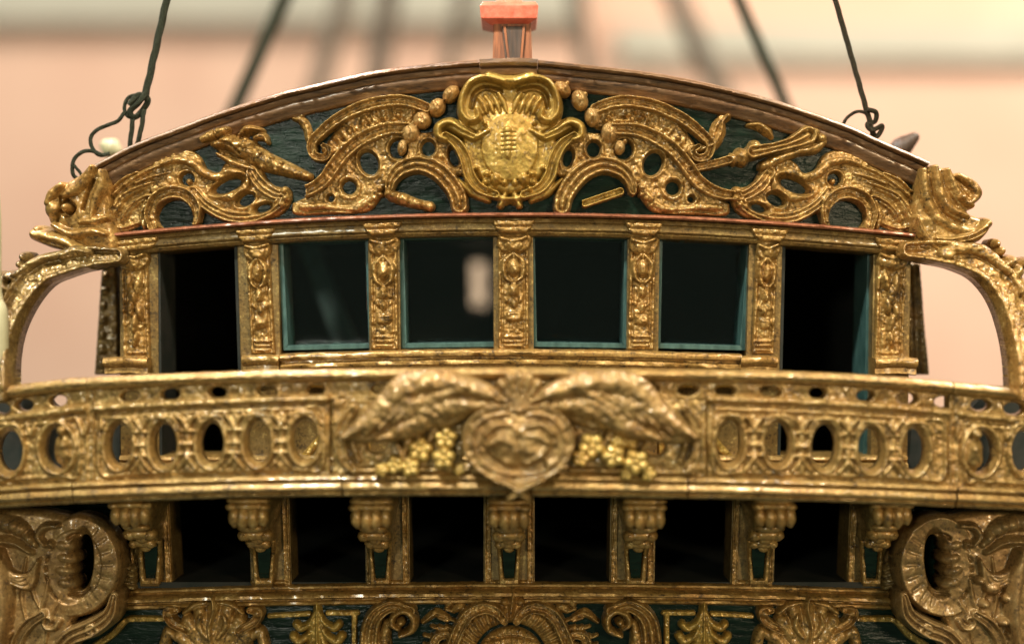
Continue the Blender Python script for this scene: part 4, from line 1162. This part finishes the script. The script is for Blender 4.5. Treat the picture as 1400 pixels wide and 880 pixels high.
# volutes
for s_ in (-1, 1):
    X = lambda x: 698 + s_ * (698 - x)
    c = Carve(min(X(490), X(585)), 812, max(X(490), X(585)), 945)
    c.stroke([(X(545), 856), (X(537), 850), (X(540), 838), (X(554), 832), (X(566), 842), (X(564), 858), (X(548), 866)], [4, 5, 5, 6, 6, 6, 4], 18, f_round, base=5)
    c.stroke([(X(562), 832), (X(536), 826), (X(514), 840), (X(506), 866), (X(508), 900), (X(520), 940)], [8, 10, 12, 14, 15, 15], 16, f_three, base=3)
    c.stroke([(X(530), 850), (X(526), 876), (X(534), 920)], [6, 9, 10], 12, f_round, base=3)
    c.blob(X(549), 848, 7, 7, 22)
    c.build('volute_leaf', GOLD, cnt, L_cnt, off=-6, soft=1)
    # straight gilt fret
    c = Carve(min(X(405), X(500)), 822, max(X(405), X(500)), 940)
    c.stroke([(X(484), 940), (X(484), 838)], [4, 4], 6, f_flat); c.stroke([(X(488), 838), (X(448), 838)], [4, 4], 6, f_flat)
    c.build('gilt_fret', GOLDY, cnt, L_cnt, off=-6)
    c = Carve(min(X(365), X(428)), 822, max(X(365), X(428)), 852)
    c.stroke([(X(422), 839), (X(368), 842)], [3.8, 3.8], 6, f_flat)
    c.build('gilt_fret', GOLDY, cnt, L_cnt, off=-6)
    # palmette
    c = Carve(min(X(385), X(485)), 820, max(X(385), X(485)), 930)
    x0 = 434
    c.stroke([(X(x0), 824), (X(x0), 850), (X(x0), 890)], [5, 8, 6], 11, f_ridge, base=2)
    for q_ in (-1, 1):
        c.stroke([(X(x0 + q_ * 2), 834), (X(x0 + q_ * 9), 850), (X(x0 + q_ * 22), 858), (X(x0 + q_ * 29), 853)], [3, 5, 6, 6], 10, f_round, base=1)
        c.stroke([(X(x0 + q_ * 3), 846), (X(x0 + q_ * 11), 866), (X(x0 + q_ * 26), 876), (X(x0 + q_ * 33), 869)], [3, 5, 6.5, 6.5], 10, f_round, base=1)
        c.stroke([(X(x0 + q_ * 3), 858), (X(x0 + q_ * 9), 880), (X(x0 + q_ * 20), 892)], [4, 6, 6], 9, f_round, base=1)
    c.build('palmette', GOLDY, cnt, L_cnt, off=-6, soft=1)
    # shell cartouche
    c = Carve(min(X(215), X(378)), 800, max(X(215), X(378)), 945)
    xm = 293
    for a in np.linspace(-66, 66, 7):
        r = math.radians(a)
        c.stroke([(X(xm + 8 * math.sin(r)), 905 - 8 * math.cos(r)), (X(xm + 34 * math.sin(r)), 900 - 46 * math.cos(r)), (X(xm + 50 * math.sin(r)), 894 - 66 * math.cos(r))], [8, 12, 10], 12, f_round, base=4)
    c.plate([(X(xm - 46), 850), (X(xm - 20), 832), (X(xm + 20), 832), (X(xm + 46), 850), (X(xm + 48), 940), (X(xm - 48), 940)], 7, 5)
    c.stroke([(X(xm), 884), (X(xm - 4), 856), (X(xm + 2), 830), (X(xm), 814)], [8, 10, 10, 4], 18, f_ridge, base=4)
    for q_ in (-1, 1):
        c.stroke([(X(xm + q_ * 8), 868), (X(xm + q_ * 18), 852), (X(xm + q_ * 16), 838)], [5, 7, 4], 15, f_round, base=5)
        c.stroke([(X(xm + q_ * 34), 860), (X(xm + q_ * 56), 848), (X(xm + q_ * 62), 834), (X(xm + q_ * 50), 832)], [6, 7, 7, 5], 14, f_two, base=3)
        c.stroke([(X(xm + q_ * 50), 872), (X(xm + q_ * 62), 862), (X(xm + q_ * 68), 880)], [5, 8, 8], 11, f_round, base=2)
        c.blob(X(xm + q_ * 60), 836, 9, 9, 17)
        c.stroke([(X(xm + q_ * 10), 822), (X(xm + q_ * 26), 826), (X(xm + q_ * 40), 836)], [4, 6, 4], 12, f_round, base=3)
    c.build('shell_cartouche', GOLD, cnt, L_cnt, off=-6, soft=2, grain=(0.5, 7))
    # outer fret bending down
    c = Carve(min(X(100), X(228)), 832, max(X(100), X(228)), 945)
    c.stroke([(X(222), 846), (X(190), 846), (X(172), 848), (X(152), 868), (X(128), 884), (X(110), 900)], [4, 4.5, 4.5, 5, 5, 5], 7, f_flat)
    c.build('gilt_fret', GOLDY, cnt, L_cnt, off=-6)

# ------------------------------------------------------------------ big scrolls at the quarters
for s_ in (-1, 1):
    X = (lambda x: x) if s_ < 0 else (lambda x: 1392 - x)
    lo, hi = (X(-45), X(185)) if s_ < 0 else (X(185), X(-65))
    c = Carve(lo, 690, hi, 905)
    dy = 0 if s_ < 0 else 3
    c.plate([(X(-45), 694), (X(40), 696), (X(90), 704), (X(130), 716), (X(150), 750), (X(146), 806), (X(120), 832), (X(100), 850), (X(80), 905), (X(-45), 905)], 10, 8, dome=5)
    ring = [(X(70), 742), (X(82), 724), (X(108), 714), (X(138), 730), (X(152), 764), (X(146), 800), (X(124), 824), (X(96), 832), (X(78), 822), (X(82), 808)]
    c.stroke(ring, [6, 9, 12, 14, 14.5, 14, 13, 11, 8, 5], 10, lambda u, t: np.clip((1 - np.abs(u)) * 3.2, 0, 1) * (0.8 + 0.2 * u) * (0.9 + 0.1 * np.abs(np.cos(t * 0.16))), base=7)
    c.stroke([(X(66), 742), (X(58), 730), (X(66), 718), (X(84), 716)], [5, 6, 6, 4], 20, f_round, base=6)
    c.blob(X(74), 742, 8, 9, 24)
    c.stroke([(X(160), 812), (X(152), 838), (X(128), 856), (X(98), 870), (X(72), 905)], [6, 11, 14, 13, 13], 18, f_three, base=5)
    c.stroke([(X(64), 836), (X(44), 850), (X(30), 872), (X(26), 905)], [6, 8, 8, 8], 16, f_two, base=10)
    c.hole(X(112), 769, 14, 38, 5 * -s_, k=3)
    for (px_, py_, r0, turn) in [(72, 846, 13, 1), (128, 858, 9, -1), (10, 862, 9, 1)]:
        c.stroke([(X(px_ + r0 * (1 - k / 9) * math.cos(turn * k * 0.9)), py_ + r0 * (1 - k / 9) * math.sin(turn * k * 0.9)) for k in range(8)], [4, 4, 4, 3.6, 3.2, 3, 2.6, 2.2], 9, f_round, base=13)
    for a in range(9):
        t_ = a / 8 * 2.6 - 1.3
        c.groove([(X(109 + 30 * math.cos(t_)), 770 + 44 * math.sin(t_)), (X(109 + 46 * math.cos(t_)), 770 + 58 * math.sin(t_))], 3.2, 1.2)
    for a in range(4): c.blob(X(88 + (a % 2) * 3), 744 + a * 17, 16, 10.5, 9, 14 * -s_, base=9, prof=f_soft)
    c.groove([(X(96), 734), (X(104), 730), (X(116), 736)], 3, 7); c.groove([(X(98), 812), (X(112), 812), (X(124), 802)], 3, 7)
    c.groove([(X(74), 744), (X(66), 772), (X(70), 800), (X(80), 816)], 2.6, 6)
    for a in range(4):
        c.stroke([(X(56), 762 + a * 9), (X(72), 754 + a * 14), (X(90 - (a % 2) * 4), 744 + a * 17)], [4, 9, 6], 8, f_soft, base=7)
    for (p0, p1, p2) in [((60, 760), (48, 800), (62, 836)), ((40, 760), (34, 810), (40, 850)), ((70, 790), (64, 820), (50, 846)), ((-10, 760), (-14, 810), (-8, 870)), ((84, 820), (72, 842), (66, 876))]:
        c.stroke([(X(p0[0]), p0[1]), (X(p1[0]), p1[1]), (X(p2[0]), p2[1])], [3, 7, 2], 7, f_ridge, base=12)
    # leaf and husk figure at the very edge
    c.stroke([(X(4), 752), (X(10), 784), (X(14), 830), (X(8), 880)], [9, 15, 11, 8], 22, f_soft, base=14)
    for q_ in (0, 1, 2, 3): c.stroke([(X(10), 770 + q_ * 6), (X(28 + q_ * 6), 784 + q_ * 5), (X(48 + q_ * 3), 782 - q_ * 6)], [4, 5, 3], 9, f_round, base=16)
    for q_ in range(5): c.blob(X(16 - q_ * 2), 838 + q_ * 13, 11, 8, 26, 20)
    c.stroke([(X(-40), 716), (X(0), 712), (X(34), 722), (X(52), 742)], [9, 13, 12, 6], 18, f_lobe, base=8)
    c.stroke([(X(-30), 740), (X(20), 738), (X(48), 752)], [7, 9, 5], 12, f_ridge, base=14)
    c.blob(X(26), 716, 13, 12, 30)
    if s_ > 0:
        for (x, y, r) in [(1352, 800, 16), (1372, 814, 12), (1340, 822, 10), (1366, 846, 11), (1334, 790, 9), (1385, 790, 14)]: c.blob(x, y, r, r * .8, 30)
    c.build('quarter_scroll', QUART, ship, L_side, off=-8, back=26, soft=3, grain=(0.3, 12))
    # small leaf fan beside the end corbel
    c = Carve(min(X(155), X(215)), 755, max(X(155), X(215)), 815)
    for q_ in range(4): c.stroke([(X(186), 800 - q_ * 8), (X(172), 796 - q_ * 9), (X(164 + q_ * 3), 784 - q_ * 8)], [4, 6, 3], 10, f_round, base=1)
    c.build('leaf_fan', GOLDB, ship, L_low, off=6, back=16, soft=1)

# ------------------------------------------------------------------ capped post on the rail
def tapered_post():
    root = bpy.data.objects.new('ensign_post', None); COL.objects.link(root); root.parent = ship
    w0 = W(698, 90, -10); root.location = w0; root.location -= ship.location
    slab('shaft', [(675, 30), (726, 30), (728, 100), (673, 100)], -6, -52, POSTW, root, 2)
    slab('inset_panel', [(686, 36), (719, 36), (714, 96), (692, 96)], -3.5, -8, POSTD, root, 1)
    slab('panel_fillet', [(688, 36), (691.5, 36), (699, 97), (696, 97)], -2, -8, POSTW, root, 0.6)
    slab('panel_fillet', [(714.5, 36), (718, 36), (713, 97), (710, 97)], -2, -8, POSTW, root, 0.6)
    bm = bmesh.new()
    lay = [(33, 24, -10, -54), (27, 38, 8, -66), (10, 40, 10, -68), (4, 36, 6, -64), (4, 20, -8, -50), (-3, 17, -11, -47), (-3, 0, -29, -29)]
    prev = None
    for (y, hw, pf, pb) in lay:
        z = (CY - y) * U; xm = (696 - CX) * U
        ring = [bm.verts.new((xm - hw * U, -pf * U, z)), bm.verts.new((xm + hw * U, -pf * U, z)), bm.verts.new((xm + hw * U, -pb * U, z)), bm.verts.new((xm - hw * U, -pb * U, z))] if hw else None
        if ring is None:
            bm.faces.new(prev); break
        if prev is None: bm.faces.new(ring[::-1])
        else:
            for k in range(4): bm.faces.new((prev[k], prev[(k + 1) % 4], ring[(k + 1) % 4], ring[k]))
        prev = ring
    bmesh.ops.recalc_face_normals(bm, faces=bm.faces)
    bmesh.ops.bevel(bm, geom=list(bm.edges), offset=1.3 * U, segments=2, profile=0.6, affect='EDGES')
    me = bpy.data.meshes.new('x'); bm.to_mesh(me); bm.free()
    o = link('cap', [v.co[:] for v in me.vertices], [tuple(p.vertices) for p in me.polygons], CORAL, root, smooth=False)
    o['label'] = 'coral red painted square cap'
tapered_post()

# ------------------------------------------------------------------ rigging
def V(px, py, p): return W(px, py, p)
RG = 'ropes made fast behind the arched rail'
def rope(name, label, strands, mat, r, group=None, twist=0.45):
    root = bpy.data.objects.new(name, None); COL.objects.link(root)
    root.location = V(*strands[0][1][-1])
    tag(root, label, 'rope', group)
    for nm, pts, rr in strands:
        tube(nm, [V(*q) for q in pts], rr * U, mat, root, n=14, sides=14, twist=twist)
    return root
rope('rigging_rope', 'dark rope with a knotted eye and loose looped tail at rail', [
    ('standing_part', [(345, -520, -30), (286, -260, -30), (228, 0, -30), (197, 138, -30)], 5.2),
    ('knot', [(200, 128, -26), (190, 140, -24), (178, 152, -26), (184, 160, -30), (196, 150, -34), (202, 136, -30), (190, 130, -26), (176, 144, -24)], 4.2),
    ('eye', [(196, 130, -30), (178, 132, -30), (170, 146, -30), (176, 160, -30), (190, 156, -30), (200, 140, -30)], 2.6),
    ('tail', [(172, 152, -28), (160, 166, -28), (140, 174, -28), (126, 184, -28), (125, 200, -28), (136, 212, -30), (150, 210, -34)], 2.8),
    ('tail', [(140, 212, -30), (122, 206, -28), (106, 212, -28), (99, 226, -28), (101, 240, -30), (110, 246, -34)], 2.8),
    ('tail', [(101, 226, -26), (108, 234, -26), (114, 244, -28)], 2.2),
    ('lashing', [(182, 158, -30), (180, 178, -30), (177, 204, -34)], 3.4),
    ('lashing', [(197, 150, -30), (193, 176, -30), (187, 200, -34)], 3.4)], ROPEG, 5)
rope('rigging_rope', 'taut thin dark rope with one round loop beside brown belaying pin', [
    ('standing_part', [(994, -520, -30), (1068, -260, -30), (1142, 0, -30), (1184, 148, -30), (1196, 190, -34)], 3.8),
    ('loop', [(1151, 176, -34), (1156, 164, -32), (1168, 154, -30), (1182, 154, -30), (1190, 166, -30), (1192, 186, -34)], 2.4),
    ('knot', [(1186, 150, -24), (1198, 154, -26), (1196, 166, -30), (1186, 170, -30), (1192, 178, -26), (1206, 172, -28), (1200, 186, -30), (1188, 192, -34)], 3.4)], ROPE, 4)

# fittings and rigging farther forward on the deck, out of focus
def fitting(name, label, cat, pts, r, mat):
    root = bpy.data.objects.new(name, None); COL.objects.link(root); root.location = V(*pts[-1])
    tag(root, label, cat)
    q = [V(*a) for a in pts]
    tube('shank', q, [x * U for x in r], mat, root, n=8, sides=14)
    return root
def ballpin(name, label, cat, c, rx, ry, mat, ang=0):
    import mathutils
    bm = bmesh.new(); bmesh.ops.create_uvsphere(bm, u_segments=18, v_segments=12, radius=1)
    s = (D - c[2]) / D * U
    for v in bm.verts:
        k = 1 + 0.12 * math.cos(v.co.z * 5)
        x, y, z = v.co.x * rx * s * k, v.co.y * rx * s * k, v.co.z * ry * s
        a = math.radians(ang)
        v.co = (x * math.cos(a) - z * math.sin(a), y, x * math.sin(a) + z * math.cos(a))
    me = bpy.data.meshes.new(name); bm.to_mesh(me); bm.free()
    me.materials.append(mat)
    me.polygons.foreach_set('use_smooth', np.full(len(me.polygons), True))
    o = bpy.data.objects.new(name, me); COL.objects.link(o); o.location = V(*c)
    tag(o, label, cat); return o
ballpin('belaying_pin', 'pale rounded belaying pin behind the looped rope tail', 'belaying pin', (152, 203, -190), 13, 16, CREAM, 60)
ballpin('belaying_pin', 'brown turned belaying pin poking past the rail beside taut rope', 'belaying pin', (1232, 202, -110), 13, 30, POSTD, -52)
fitting('cream_post', 'pale cream rounded post beside the arched bracket over the handrail', 'post', [(-16, 232, 92), (-16, 240, 92), (-15, 300, 92), (-14, 400, 92), (-9, 430, 92), (-8, 480, 92), (-9, 526, 92)], [4, 12, 15, 15, 18, 19, 16], CREAM)
fitting('mast_shroud', 'dark green blurred shroud slanting behind the arched rail below it', 'shroud', [(613, -500, -800), (388, 0, -800), (199, 420, -800)], [15, 15, 15], ROPEG)
fitting('mast_shroud', 'dark blurred shroud slanting opposite to the green one', 'shroud', [(788, -500, -650), (1010, 0, -650), (1197, 420, -650)], [11, 11, 11], ROPEG)
for k, (x0, x1, w, p, lab) in enumerate([(470, 432, 36, -2800, 'brown blurred spar leaning nearest the green shroud'), (530, 512, 44, -3000, 'thickest brown blurred spar, between the leaning one and a thin one'), (632, 606, 28, -2800, 'thin brown blurred spar between the thickest one and capped post'), (788, 806, 30, -2800, 'thin brown blurred spar just past the capped post towards dark shroud'), (925, 985, 42, -2800, 'broad brown blurred spar leaning beside the dark shroud')]):
    fitting('rigging_spar', lab, 'spar', [(x0 + (x0 - x1) * 2.3, -300, p), (x0, 0, p), (x1, 130, p), (x1 + (x1 - x0) * 2.3, 430, p)], [w] * 4, SPAR)
